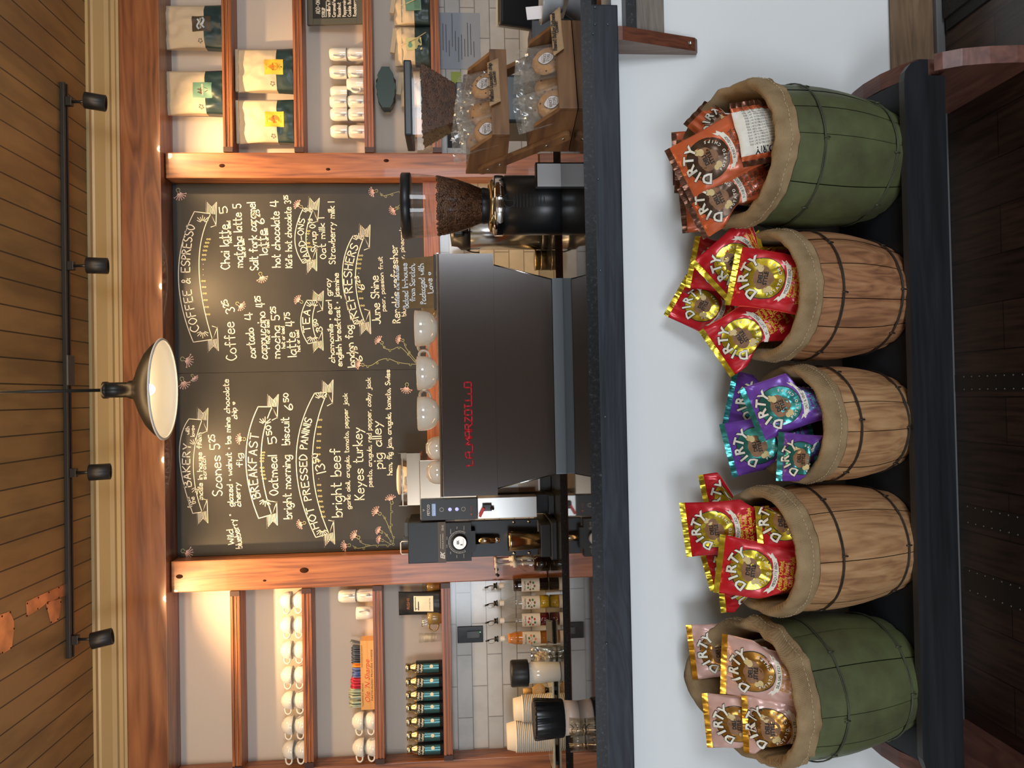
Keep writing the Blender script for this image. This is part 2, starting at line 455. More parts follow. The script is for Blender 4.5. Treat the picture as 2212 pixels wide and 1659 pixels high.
# the bar: wall, ledge, baseboard
BY = 2.13
bm = B(); box(bm, -4, 4, BY, BY+.14, 0, .965); struct('wall_bar', bm, 'bar_wall_paint')
bm = B(); box(bm, -4, 4, BY-.016, BY, .026, .15, bev=.003); box(bm, -4, 4, BY-.020, BY-.0161, .1502, .1555)
struct('baseboard_bar', bm, 'base_wood')
bm = B(); box(bm, -4, 4, BY-.03, BY-.0001, 0, .0258, bev=.004); struct('trim_3', bm, 'base_gray')
def speck(name, base, a, b_, sc, rough):
    m, N, L, bs = nt(name); setp(bs, Roughness=rough)
    tc = N.new('ShaderNodeTexCoord'); n = N.new('ShaderNodeTexNoise'); n.inputs['Scale'].default_value = sc; n.inputs['Detail'].default_value = 8; n.inputs['Roughness'].default_value = .75
    L.new(tc.outputs['Object'], n.inputs[0]); r = N.new('ShaderNodeValToRGB'); e = r.color_ramp.elements
    e[0].position = .45; e[0].color = rgb(base); e[1].position = .75; e[1].color = rgb(b_); k = e.new(.58); k.color = rgb(a)
    L.new(n.outputs[0], r.inputs[0]); L.new(r.outputs[0], bs.inputs['Base Color'])
    bs.inputs['IOR'].default_value = 1.9
    return m
speck('granite', (.006, .006, .007), (.012, .013, .014), (.13, .13, .13), 95, .03)
speck('granite_edge', (.005, .005, .006), (.013, .014, .015), (.17, .17, .17), 95, .35); MATS['granite_edge'].node_tree.nodes['Principled BSDF'].inputs['IOR'].default_value = 1.35
wood('black_board', (.030, .037, .050), (.009, .012, .017), 'X', 60, 12, .5, .7, spec=.3)
LF, LB, LZ = 2.03, 2.468, 1.07
t = thing('bar_countertop', 'long polished black granite bar ledge over the white wall', 'countertop', (0, LF, LZ))
bm = B(); box(bm, -3.2, 1.16, 0, LB-LF, -.03, 0); 
for f in bm.faces:
    if f.normal.z < .5: f.material_index = 1
obj('slab', bm, ['granite', 'granite_edge'], t)
bm = B(); box(bm, -3.2, P(1300, 7, 2.03).x, .006, .03, -.103, -.0305, bev=.004); o = obj('fascia', bm, 'black_board', t)
bm = B(); box(bm, -3.2, P(1300, 7, 2.03).x, .0305, LB-LF, -.103, -.0305); obj('underside', bm, 'black_board', t)
for px, py in ((1285, 16), (1285, 53), (1313, 53), (1281, 73), (1292, 387), (1297, 584), (1307, 900), (1302, 1165), (1310, 1390)):
    q = P(px, py, 2.036); bm = B(); lathe(bm, [(0, 0), (.0035, .0), (.003, .0022), (0, .0026)], 10, Matrix.Translation((q.x, .0055, q.z-LZ)) @ Matrix.Rotation(R_(90), 4, 'X'))
    obj('nail_head', bm, 'nail', t)
mat('nail', (.12, .14, .17), .35, .5)
# side counter beyond the end of the ledge (top right corner of the photo)
bm = B(); box(bm, 1.0, 4, BY-.05, BY-.0005, .905, .935); tag(obj('side_countertop', bm, 'granite_edge'), 'black granite lower counter edge past the right end of the bar', 'countertop')
wood('gray_wood', (.23, .19, .15), (.12, .095, .075), 'X', 50, 8, .5, .3)
bm = B(); box(bm, .985, 4, BY-.022, BY-.001, .82, .9045); tag(obj('counter_apron', bm, 'gray_wood'), 'gray brown wooden board under the low granite edge right of the bracket', 'board')
# wooden bracket holding the ledge
wood('bracket_wood', (.19, .058, .028), (.07, .022, .012), 'Z', 40, 10, .4, .2)
wood('bracket_side', (.30, .21, .17), (.20, .14, .115), 'Z', 30, 6, .5, .15)
bx = P(1420, 75, 2.05).x
t = thing('bar_bracket', 'reddish brown wedge bracket under the right end of the bar ledge', 'bracket', (bx, BY, .966))
bm = B()
pts = [(-.001, 0), (-.088, 0), (-.088, -.012), (-.025, -.232), (-.014, -.242), (-.001, -.242)]
fs = prism(bm, pts, -.019, .019, 'X')
bm.normal_update()
for f in bm.faces:
    if abs(f.normal.x) > .9: f.material_index = 1
obj('wedge', bm, ['bracket_wood', 'bracket_side'], t)
bm = B(); lathe(bm, [(0, 0), (.005, 0), (.005, .001)], 12, Matrix.Translation((0, -.033, -.215)) @ Matrix.Rotation(R_(90), 4, 'X')); obj('screw', bm, 'steel', t)
mat('steel', (.62, .62, .60), .22, 1)
mat('brushed_steel', (.55, .54, .52), .32, 1, bump=.05, bscale=200)
mat('chrome', (.85, .85, .85), .06, 1)
mat('black_plastic', (.012, .012, .013), .35)
mat('black_metal', (.02, .021, .023), .38, .3)
mat('black_gloss', (.008, .008, .009), .1)
mat('dark_gray', (.06, .065, .07), .4)
mat('white_ink', (.85, .85, .82), .6)
# work counter behind the ledge
t = thing('work_counter', 'low counter behind the bar carrying the espresso machine and grinders', 'counter', (0, 2.47, 0))
bm = B(); box(bm, -3.2, 2.6, .001, .66, .94, .97); obj('worktop', bm, 'granite_edge', t)
bm = B(); box(bm, -3.2, 2.6, .03, .62, 0, .9395); obj('cabinet', bm, 'stained_pine', t)
# back counter
BCZ = .92; BCY = 3.79
t = thing('back_counter', 'black granite back counter with stained wood cabinets below the tiles', 'counter', (0, BCY, 0))
bm = B(); box(bm, -3.0, 2.9, 0, WY-.013-BCY, BCZ-.032, BCZ-.0005)
bm.normal_update()
for f in bm.faces:
    if f.normal.z < .5: f.material_index = 1
obj('worktop', bm, ['granite', 'granite_edge'], t)
bm = B(); box(bm, -3.0, 2.9, .03, WY-.013-BCY, 0, BCZ-.0325); obj('cabinet', bm, 'cabinet_wood', t)
wood('cabinet_wood', (.26, .075, .028), (.10, .028, .012), 'X', 24, 12, .3, .15)
x = -2.9
while x < 2.7:
    bm = B(); box(bm, x, x+.5, .010, .0295, BCZ-.20, BCZ-.045, bev=.004); dr = obj('drawer', bm, 'cabinet_wood', t)
    bm = B(); tube(bm, [(x+.19, .009, BCZ-.11), (x+.2, -.012, BCZ-.11), (x+.30, -.012, BCZ-.11), (x+.31, .009, BCZ-.11)], .005, 8); obj('handle', bm, 'brass', dr)
    bm = B(); box(bm, x, x+.5, .010, .0295, .1, BCZ-.21, bev=.004); obj('door', bm, 'cabinet_wood', t)
    x += .52
mat('brass', (.55, .38, .18), .3, 1)
# ---------------------------------------------------------------- ceiling things
TY = 4.0
tl = P(135, 180, TY); tr2 = P(156, 1420, TY)
t = thing('track_light_rail', 'long black lighting track fixed to the boarded ceiling', 'light track', ((tl.x+tr2.x)/2, TY, ZC-.001))
hl = (tl.x-tr2.x)/2
bm = B(); box(bm, -hl, hl, -.018, .018, -.020, 0, bev=.002); box(bm, -hl, hl, -.018, -.006, -.024, -.0195); box(bm, -hl, hl, .006, .018, -.024, -.0195); obj('rail', bm, 'black_metal', t)
cx = P(148, 800, TY).x-(tl.x+tr2.x)/2
bm = B(); box(bm, cx-.075, cx+.075, -.034, .034, -.034, -.0245, bev=.003); obj('feed_box', bm, 'dark_gray', t)
heads = []
for i, (y, lab) in enumerate(((220, 'rightmost black cylinder spotlight on the ceiling track, over the coffee bags'), (574, 'black cylinder spotlight over the coffee and espresso column of the menu'), (1020, 'black cylinder spotlight over the bakery column, just left of the pendant lamp'), (1380, 'leftmost black cylinder spotlight on the ceiling track, over the empty shelf'))):
    p = P(200, y, TY)
    t = thing('track_spotlight', lab, 'spotlight', (p.x, TY, ZC-.025), group='track spotlights')
    ax, az = R_(14), R_({0: 8, 1: 3, 2: -3, 3: -12}[i])
    Rm = Matrix.Rotation(R_({0: 5, 1: 0, 2: -1, 3: -9}[i]), 4, 'Y') @ Matrix.Rotation(ax, 4, 'X')
    bm = B(); box(bm, -.022, .022, -.014, .014, -.03, 0, bev=.002); obj('adapter', bm, 'black_plastic', t)
    bm = B(); lathe(bm, [(.007, -.108), (.007, -.03)], 12, cap0=True, cap1=True); obj('stem', bm, 'black_plastic', t)
    Mh = Matrix.Translation((0, .0, -.142)) @ Rm @ Matrix.Scale(1.13, 4)
    bm = B(); lathe(bm, [(0, .045), (.034, .045), (.036, .043), (.036, -.04), (.034, -.042), (.031, -.042), (.031, -.02), (0, -.02)], 28, Mh); obj('housing', bm, 'black_metal', t)
    bm = B(); lathe(bm, [(0, -.021), (.03, -.021)], 24, Mh); obj('lens', bm, 'lamp_lens', t)
    l = bpy.data.lights.new('spot', 'SPOT'); l.energy = [88, 90, 90, 104][i]; l.color = WARM; l.spot_size = R_(122); l.spot_blend = .9; l.shadow_soft_size = .02
    lo = bpy.data.objects.new('spot_beam', l); COL.objects.link(lo)
    lo.matrix_world = Matrix.Translation((p.x, TY, ZC-.025)) @ Mh @ Matrix.Translation((0, 0, -.045))
mat('lamp_lens', (1, .8, .5), .3, emit=(1, .72, .38), es=6)
# pendant
pp = P(232, 848, 2.8)
pc = P(350, 840.5, 2.8)
t = thing('pendant_lamp', 'black metal barn pendant lamp with white inside hanging on a rod', 'pendant lamp', (pc.x, 2.8, pc.z))
def pro(k): return [(r*k, z) for r, z in [(0, .20), (.030, .20), (.030, .185), (.027, .183), (.027, .12), (.031, .115), (.034, .10), (.055, .088), (.10, .068), (.14, .045), (.165, .022), (.176, .006), (.18, .0)]]
bm = B(); lathe(bm, pro(1), 48); obj('shade', bm, 'pendant_black', t)
mat('pendant_black', (.02, .018, .015), .35, .4)
mat('pendant_white', (.85, .82, .76), .35)
bm = B(); lathe(bm, [(.0, .09), (.033, .088), (.054, .080), (.098, .061), (.138, .039), (.162, .017), (.173, .003), (.1795, -.001), (.1745, -.003)], 48); obj('inner_reflector', bm, 'pendant_white', t)
bm = B(); lathe(bm, [(.1735, -.003), (.181, -.003), (.182, .002), (.1805, .003)], 48); obj('rim', bm, 'pendant_white', t)
bm = B(); tube(bm, [(0, 0, .2), (0, 0, ZC-pc.z-.02)], .006, 10); obj('rod', bm, 'pendant_black', t)
for c_ in t.children:
    if c_.name.split('.')[0] in ('shade', 'inner_reflector', 'rim'): c_.rotation_euler = (R_(5), 0, 0); c_.location = (0, .0174, .0008)
bm = B(); lathe(bm, [(0, ZC-pc.z-.025), (.05, ZC-pc.z-.02), (.06, ZC-pc.z-.001)], 24); obj('canopy', bm, 'pendant_black', t)
bm = B(); bmesh.ops.create_uvsphere(bm, u_segments=20, v_segments=12, radius=.02, matrix=Matrix.Translation((0, 0, .045)))
for f in bm.faces: f.smooth = True
obj('bulb', bm, 'bulb_glow', t)
bm = B(); lathe(bm, [(0, .088), (.014, .086), (.014, .062), (0, .062)], 16); obj('socket', bm, 'pendant_black', t)
mat('bulb_glow', (1, .9, .7), .3, emit=(1, .78, .48), es=22)
l = bpy.data.lights.new('pendant_bulb_light', 'POINT'); l.energy = .7; l.color = (1, .75, .45); l.shadow_soft_size = .02
lo = bpy.data.objects.new('pendant_bulb_light', l); lo.location = (pc.x, 2.8, pc.z+.015); COL.objects.link(lo)
# copper patches on the ceiling
mat('copper', (.50, .26, .13), .38, .6, bump=.8, bscale=18, var=.4, vscale=10)
def patch(lab, px, holes):
    z = ZC-.0015; q = [PZ(x, y, z) for x, y in px]; c = sum(q, Vector())/len(q)
    t = thing('copper_patch', lab, 'metal patch', (c.x, c.y, z), group='copper ceiling patches')
    bm = B(); prism(bm, [(v.x-c.x, v.y-c.y) for v in q], 0, -.0012, 'Z'); obj('sheet', bm, 'copper', t)
    for x, y in holes:
        v = PZ(x, y, z); bm = B(); lathe(bm, [(0, -.003), (.004, -.0022), (.0045, 0)], 10, Matrix.Translation((v.x-c.x, v.y-c.y, 0))); obj('nail_head', bm, 'knot', t)
S = 3.95
def zz(L_): return [(x/S, 1239+y/S) for x, y in L_]
patch('long hammered copper patch crossing behind the track, left end of the ceiling', zz([(222, 242), (330, 190), (440, 140), (575, 80), (575, 180), (505, 205), (400, 250), (320, 310), (228, 368)]), zz([(230, 255), (325, 205), (415, 160), (500, 120), (230, 360), (320, 300), (500, 205)]))
patch('short copper patch below the long one on the ceiling', zz([(392, 262), (400, 240), (520, 215), (515, 300), (495, 400), (435, 432)]), zz([(405, 255), (515, 242), (490, 390), (435, 415), (400, 300)]))
patch('copper patch at the left edge of the photo on the ceiling', zz([(-60, 350), (5, 350), (80, 322), (115, 400), (120, 470), (100, 620), (90, 640), (20, 685), (-60, 660)]), zz([(15, 365), (85, 330), (118, 470), (90, 635), (18, 675)]))
# tin patches in the floor
mat('rivet_tin', (.16, .14, .11), .45, .7)
mat('tin_patch', (.075, .06, .048), .4, .8, bump=.2, bscale=20)
def fpatch(lab, a, b_, c, d):
    q = [PZ(x, y, .001) for x, y in (a, b_, c, d)]
    x0, x1 = sorted(((q[0].x+q[3].x)/2, (q[1].x+q[2].x)/2)); y0, y1 = 1.15, max(v.y for v in q)
    t = thing('floor_patch', lab, 'metal patch', ((x0+x1)/2, (y0+y1)/2, .0005), group='riveted tin patches in the floor')
    bm = B(); box(bm, x0-(x0+x1)/2, x1-(x0+x1)/2, y0-(y0+y1)/2, y1-(y0+y1)/2, 0, .0012); obj('sheet', bm, 'tin_patch', t)
    k = int((y1-y0)/.032); r0 = None
    for s in (-1, 1):
        for i in range(k):
            if r0 is None: bm = B(); lathe(bm, [(0, .003), (.002, .0026), (.0026, .001)], 6); r = r0 = obj('rivet', bm, 'rivet_tin', t)
            else: r = r0.copy(); COL.objects.link(r)
            r.location = (s*((x1-x0)/2-.006), -(y1-y0)/2+.015+i*.032, 0)
fpatch('riveted tin strip in the floor below the middle keg', (2060, 848), (2060, 812), (2205, 802), (2205, 842))
fpatch('riveted tin strip in the floor below the left wooden keg', (2080, 1135), (2080, 1098), (2212, 1103), (2212, 1158))
fpatch('riveted tin strip in the floor, leftmost of the three', (2085, 1285), (2085, 1232), (2212, 1260), (2212, 1315))
# door mat at the right
bm = B(); q = PZ(2030, 80, 0); q2 = PZ(2212, -60, 0)
mat('mat_rubber', (.012, .012, .012), .7); mat('mat_pile', (.022, .019, .017), .95, bump=1, bscale=250, var=.5, vscale=180)
t = thing('floor_mat', 'black bristly door mat with rubber edge in the far right corner', 'mat', (q.x, 2.09, 0))
bm = B(); box(bm, 0, .9, -1.2, 0, .0005, .006); obj('rubber_edge', bm, 'mat_rubber', t)
bm = B(); box(bm, .035, .865, -1.165, -.0, .0065, .012); obj('pile', bm, 'mat_pile', t)
# ================================================================ CHALKBOARD MENU
CY = 4.535
mat('chalkboard', (.030, .028, .024), .42, var=.25, vscale=3, spec=.4)
mat('chalk_white', (.82, .78, .66), .9); mat('chalk_pink', (.75, .50, .46), .9); mat('chalk_green', (.36, .38, .20), .9); mat('chalk_yellow', (.70, .66, .30), .9)
cbx0, cbx1 = XPL[1]+.004, XPR[0]-.004
t = thing('chalkboard_menu', 'big black chalkboard menu with handwritten coffee and food prices', 'menu board', ((cbx0+cbx1)/2, CY, 1.6))
ox, oz = (cbx0+cbx1)/2, 1.6
xm = P(600, 803, CY).x
bm = B(); box(bm, cbx0-ox, xm-.001-ox, 0, WY-CY-.013, 0, 3.03-oz); obj('panel', bm, 'chalkboard', t)
bm = B(); box(bm, xm+.001-ox, cbx1-ox, 0, WY-CY-.013, 0, 3.03-oz); obj('panel', bm, 'chalkboard', t)
def onboard(k=0):
    yy = CY-.0006-k*.0003
    def fn(x, y):
        v = P(x, y, yy); return Vector((v.x-ox, yy-CY, v.z-oz))
    return fn
FN = onboard()
def Z1(x, y): return (360+x/4.254, 370+y/4.254)
def Z2(x, y): return (360+x/4.254, 700+y/4.254)
def Z3(x, y): return (360+x/4.254, 880+y/4.254)
TXT = [
 (Z1, 'COFFEE & ESPRESSO', (300, 1460), (262, 505), 78, (213, 950)), (Z1, 'ADD-ONS', (1310, 780), (1272, 440), 55, (1262, 610)),
 (Z1, 'TEA', (1322, 1470), (1320, 1275), 62, (1312, 1370)), (Z1, 'REFRESHERS', (1762, 1340), (1765, 690), 72, (1700, 980)),
 (Z3, 'BAKERY', (228, 725), (222, 340), 68, (213, 530)), (Z3, 'BREAKFAST', (862, 825), (848, 245), 76, (826, 550)),
 (Z3, 'HOT PRESSED PANINIS', (1398, 1105), (1338, 110), 66, (1290, 560)),
 (Z2, 'Coffee', (645, 325), (615, -20), 96), (Z1, '3^25', (628, 1285), (588, 1170), 82), (Z1, 'cortado', (820, 1715), (795, 1440), 72), (Z1, '4', (792, 1362), (785, 1295), 72),
 (Z1, 'cappuccino 4^25', (925, 1725), (895, 1150), 78), (Z1, 'hot or iced', (950, 1565), (940, 1365), 32), (Z1, 'mocha 5^25', (1042, 1715), (1035, 1250), 74),
 (Z1, 'hot or iced', (1088, 1625), (1080, 1425), 32), (Z1, 'latte 4^75', (1192, 1700), (1165, 1300), 78), (Z1, 'hot or iced', (1228, 1655), (1212, 1460), 30),
 (Z1, 'Chai latte', (580, 895), (562, 490), 80), (Z1, '5', (560, 378), (553, 320), 72), (Z1, 'hot or iced', (598, 655), (582, 455), 30),
 (Z1, 'matcha latte 5', (700, 880), (682, 300), 74), (Z1, 'hot or iced', (728, 785), (708, 620), 28), (Z1, 'Salt fork caramel', (842, 905), (812, 285), 74),
 (Z1, 'latte 6^25', (928, 762), (885, 355), 74), (Z1, 'hot or iced', (942, 700), (925, 525), 28), (Z1, 'hot chocolate', (1045, 880), (1032, 370), 74), (Z1, '4', (1028, 322), (1024, 265), 74),
 (Z1, "Kid's hot chocolate 3^25", (1152, 885), (1140, 225), 58), (Z1, 'Syrup 0^75', (1382, 735), (1362, 440), 54), (Z1, 'Oat milk 1', (1465, 800), (1447, 425), 54),
 (Z1, 'Strawberry milk 1', (1550, 850), (1540, 280), 58), (Z1, '3^50', (1435, 1465), (1402, 1355), 56), (Z2, 'chamomile ; earl gray', (1545, 355), (1502, -419), 50),
 (Z2, 'english breakfast ; jasmine', (1612, 385), (1578, -468), 50), (Z2, 'london fog', (1732, 392), (1702, 12), 66), (Z2, '6^75', (1800, 335), (1772, 205), 56),
 (Z1, '6^25', (1820, 1080), (1788, 960), 56), (Z1, 'June Shine', (1965, 1400), (1942, 960), 74), (Z1, 'pear, passion fruit', (2012, 1285), (1980, 785), 38),
 (Z1, "Renck's refresher", (2145, 1390), (2118, 680), 68), (Z1, 'blueberry, raspberry, pineapple', (2198, 1330), (2175, 510), 38),
 (Z3, 'from', (236, 915), (208, 825), 40), (Z3, 'the', (268, 882), (250, 820), 40), (Z3, 'with', (212, 246), (206, 178), 36), (Z3, 'love*', (256, 266), (254, 165), 36),
 (Z3, 'made in house from', (332, 845), (318, 235), 44), (Z3, 'scratch', (366, 660), (355, 450), 40), (Z3, 'Scones 5^25', (512, 808), (482, 255), 90),
 (Z3, 'Wild', (622, 1255), (606, 1120), 56), (Z3, 'blueberry ;', (692, 1295), (600, 975), 56, (668, 1140)), (Z3, 'glazed ; walnut ; be mine chocolate', (612, 908), (568, -258), 50),
 (Z3, 'cherry', (682, 910), (668, 690), 50), (Z3, 'fig', (698, 545), (690, 422), 54), (Z3, 'chip *', (648, 105), (628, -52), 44), (Z3, 'Oatmeal', (1025, 802), (1010, 440), 80), (Z3, '5^50', (1012, 325), (992, 168), 76),
 (Z3, 'bright morning', (1150, 1022), (1132, 440), 74), (Z3, 'biscuit', (1130, 342), (1122, 92), 72), (Z3, '6^50', (1158, 18), (1150, -125), 72), (Z3, '13^50', (1462, 590), (1422, 420), 84),
 (Z3, 'bright beef', (1612, 1005), (1592, 380), 92), (Z3, 'garlic aioli, arugula, tomato, pepper jack', (1690, 932), (1658, -128), 40), (Z3, 'Keyes turkey', (1815, 845), (1792, 185), 86),
 (Z3, 'pesto, arugula, red pepper, colby jack', (1888, 728), (1872, -272), 42), (Z3, 'pig alley', (1985, 560), (1965, 125), 82), (Z3, 'ham, fig jam, arugula, tomato, Swiss', (2072, 620), (2050, -345), 44)]
bm = B()
for e in TXT:
    z, s, a, b_, h = e[:5]; md = z(*e[5]) if len(e) > 5 else None
    script(bm, s, z(*a), z(*b_), h/4.254, 2.15 if h > 60 else (1.8 if h > 42 else 1.4), FN, md)
w_ = obj('chalk_writing', bm, 'chalk_white', t, fix=False); w_['label'] = 'cream chalk handwriting and prices'
# banners
def arc(a, m_, b_, n=18):
    a, m_, b_ = Vector(a), Vector(m_), Vector(b_); c = 2*m_-(a+b_)/2
    return [a*(1-i/n)**2+c*2*(i/n)*(1-i/n)+b_*(i/n)**2 for i in range(n+1)]
def banner(bm, top, bot, wd=1.7, rays=None):
    T = arc(*top); O = arc(*bot)
    ribbon(bm, T, wd, FN); ribbon(bm, O, wd, FN); ribbon(bm, [T[0], O[0]], wd, FN); ribbon(bm, [T[-1], O[-1]], wd, FN)
    for e, s in ((0, 1), (-1, -1)):        # swallow tails at both ends, hatched
        a, o = T[e], O[e]; d = (O[0]-O[-1]).normalized()*s; up = (a-o).normalized()
        L_ = (T[0]-T[-1]).length; k = min(34, L_*.30)
        fx = o+up*-3; f2 = fx+d*-k*.55-up*(-0); fold = o-d*k*.9
        p1 = o-up*9+d*2; p2 = o-up*12-d*k*.8
        ribbon(bm, [o, p1-up*2-d*k*.75, o-d*k*.85], wd, FN)
        q0 = o+up*10+d*1; q1 = q0+d*k*.75; q2 = o-up*2+d*k*.42; q3 = o-up*13+d*k*.8; q4 = o-up*11-d*k*.75
        ribbon(bm, [q0, q1, q2, q3, q4, o], wd, FN)
        for i in range(9):
            f = i/9
            u0 = q0.lerp(o-up*11-d*0, f) ; u1 = q1.lerp(q2, f/.5) if f < .5 else q2.lerp(q3, (f-.5)/.5)
            ribbon(bm, [u0, u1], wd*.6, FN)
    for e, s in ((0, 1), (-1, -1)):        # bursts of rays beside the word
        c = (T[e]+O[e])/2-(O[0]-O[-1]).normalized()*s*26 if len(T) else None
        if rays is None: continue
        d = (O[0]-O[-1]).normalized()*s
        c = (T[e]+O[e])/2-d*rays
        for i in range(7):
            a = R_(-66+22*i); v = Vector((d.x*math.cos(a)-d.y*math.sin(a), d.x*math.sin(a)+d.y*math.cos(a)))
            ribbon(bm, [c+v*5, c+v*(13+(i % 2)*3)], wd*.8, FN)
bm = B()
banner(bm, [Z1(245, 1570), Z1(108, 940), Z1(255, 370)], [Z1(420, 1545), Z1(297, 880), Z1(405, 390)], 1.6, 22)
banner(bm, [Z1(1255, 845), Z1(1178, 620), Z1(1255, 340)], [Z1(1330, 820), Z1(1280, 600), Z1(1345, 352)], 1.6, 9)
banner(bm, [Z1(1300, 1585), Z1(1232, 1390), Z1(1290, 1185)], [Z1(1385, 1565), Z1(1340, 1370), Z1(1385, 1190)], 1.6, 15)
banner(bm, [Z1(1725, 1405), Z1(1615, 960), Z1(1715, 590)], [Z1(1820, 1390), Z1(1735, 980), Z1(1815, 600)], 1.7, 10)
banner(bm, [Z3(240, 975), Z3(118, 450), Z3(205, 105)], [Z3(325, 960), Z3(245, 530), Z3(325, 115)], 1.5, 56)
banner(bm, [Z3(845, 1020), Z3(728, 480), Z3(840, -6)], [Z3(965, 985), Z3(868, 450), Z3(970, -6)], 2, 38)
banner(bm, [Z3(1370, 1195), Z3(1190, 500), Z3(1360, -131)], [Z3(1490, 1160), Z3(1340, 500), Z3(1475, -137)], 1.8, 14)
obj('chalk_banners', bm, 'chalk_white', t, fix=False)
# flowers: pink fans of stamens on a green bulb
def flower(x, y, ang, s=11):
    bm = B(); c = Vector((x, y)); d = Vector((math.cos(ang), math.sin(ang)))
    ribbon(bm, [c-d*s*.45+Vector((math.cos(a), math.sin(a)))*s*.28 for a in [i*.7 for i in range(10)]], 1.2, FN, 1)
    for i in range(7):
        a = ang+R_(-66+22*i); e = Vector((math.cos(a), math.sin(a))); p = c+e*s; q = c+e*s*.55+d*s*.12
        ribbon(bm, [c-d*s*.2, q, p], 1.3, FN); ribbon(bm, [p-d*.8, p+d*.8], 1.9, FN)
    obj('chalk_flower', bm, ['chalk_pink', 'chalk_green'], t, fix=False)
for z, x, y, a, s in ((Z1, 115, 200, 1.2, 15), (Z2, 175, 330, .3, 16), (Z2, 150, 530, 1.2, 15), (Z2, 245, 485, .9, 9), (Z3, 175, 1330, .4, 15), (Z1, 870, 965, 1.2, 13), (Z1, 668, 1228, .6, 12),
   (Z1, 1218, 315, 3.7, 11), (Z1, 1222, 1190, 3.7, 11), (Z1, 1908, 185, 2.9, 11), (Z1, 2095, 350, 2.6, 11), (Z2, 1782, 372, 3.3, 11), (Z2, 1962, 160, 3.8, 11), (Z2, 2152, 145, 3.4, 10),
   (Z3, 690, 290, 3.2, 12), (Z3, 1245, 1068, 2.8, 11), (Z3, 1655, 1270, 3.0, 12), (Z3, 1742, 1185, 3.6, 12), (Z3, 1940, 965, 3.7, 12), (Z3, 2062, 855, 4.4, 12), (Z3, 1962, 1138, 3.6, 9), (Z3, 1968, 1218, 3.4, 9), (Z2, 2205, 580, 1.7, 13)):
    flower(*z(x, y), a, s)
def vine(z, pts, lv_=4):
    bg = B(); q = smooth([z(*p) for p in pts], 5); ribbon(bg, q, 1.0, FN)
    for i in range(2, len(q)-1, max(2, len(q)//lv_)):
        c = Vector(q[i]); ribbon(bg, [c+Vector((2.2*math.cos(a)+2, 2.2*math.sin(a)+2)) for a in [j*.9 for j in range(8)]], .9, FN)
    obj('chalk_stem', bg, 'chalk_green', t, fix=False)
vine(Z1, [(1960, 195), (1985, 225), (2040, 215), (2100, 195), (2190, 175)]); vine(Z1, [(2110, 340), (2140, 310), (2180, 290)], 1)
vine(Z2, [(1820, 380), (1880, 380), (1960, 330), (2040, 320), (2120, 350), (2212, 365), (2300, 370)], 5); vine(Z2, [(1985, 195), (2010, 225), (2070, 235), (2140, 210), (2212, 270), (2290, 360)], 4)
vine(Z2, [(2180, 170), (2200, 220), (2260, 300), (2310, 360)], 3)
vine(Z3, [(1710, 1270), (1760, 1295), (1880, 1270), (1990, 1265), (2060, 1262), (2085, 1220), (2060, 1120), (2060, 1000), (2062, 890)], 8)
vine(Z3, [(1765, 1210), (1800, 1250), (1870, 1268)], 2); vine(Z3, [(1985, 990), (2020, 1050), (2060, 1150)], 2); vine(Z3, [(2000, 1150), (2040, 1200), (2065, 1245)], 2); vine(Z3, [(2000, 1225), (2060, 1258)], 1)
bm = B()
def garland(z, a, m_, b_, n, skip=()):
    q = arc(z(*a), z(*m_), z(*b_), n); 
    for i, c in enumerate(q):
        f = i/n
        if .38 < f < .62: ribbon(bm, [c, c+Vector((0, 1))], 1, FN); continue
        for s in (-1, 1):
            p = [(c.x+s*(2.5+2*math.cos(u)), c.y+1.5*math.sin(u)+1) for u in [k*.9 for k in range(8)]]
            ribbon(bm, p, .8, FN)
garland(Z1, (380, 1310), (335, 900), (385, 620), 14); garland(Z1, (1800, 1230), (1765, 960), (1785, 770), 9); garland(Z3, (895, 650), (875, 520), (885, 410), 8)
garland(Z3, (1440, 1000), (1395, 600), (1410, 110), 16); garland(Z1, (1310, 690), (1290, 610), (1300, 545), 5)
obj('chalk_garlands', bm, 'chalk_yellow', t, fix=False)

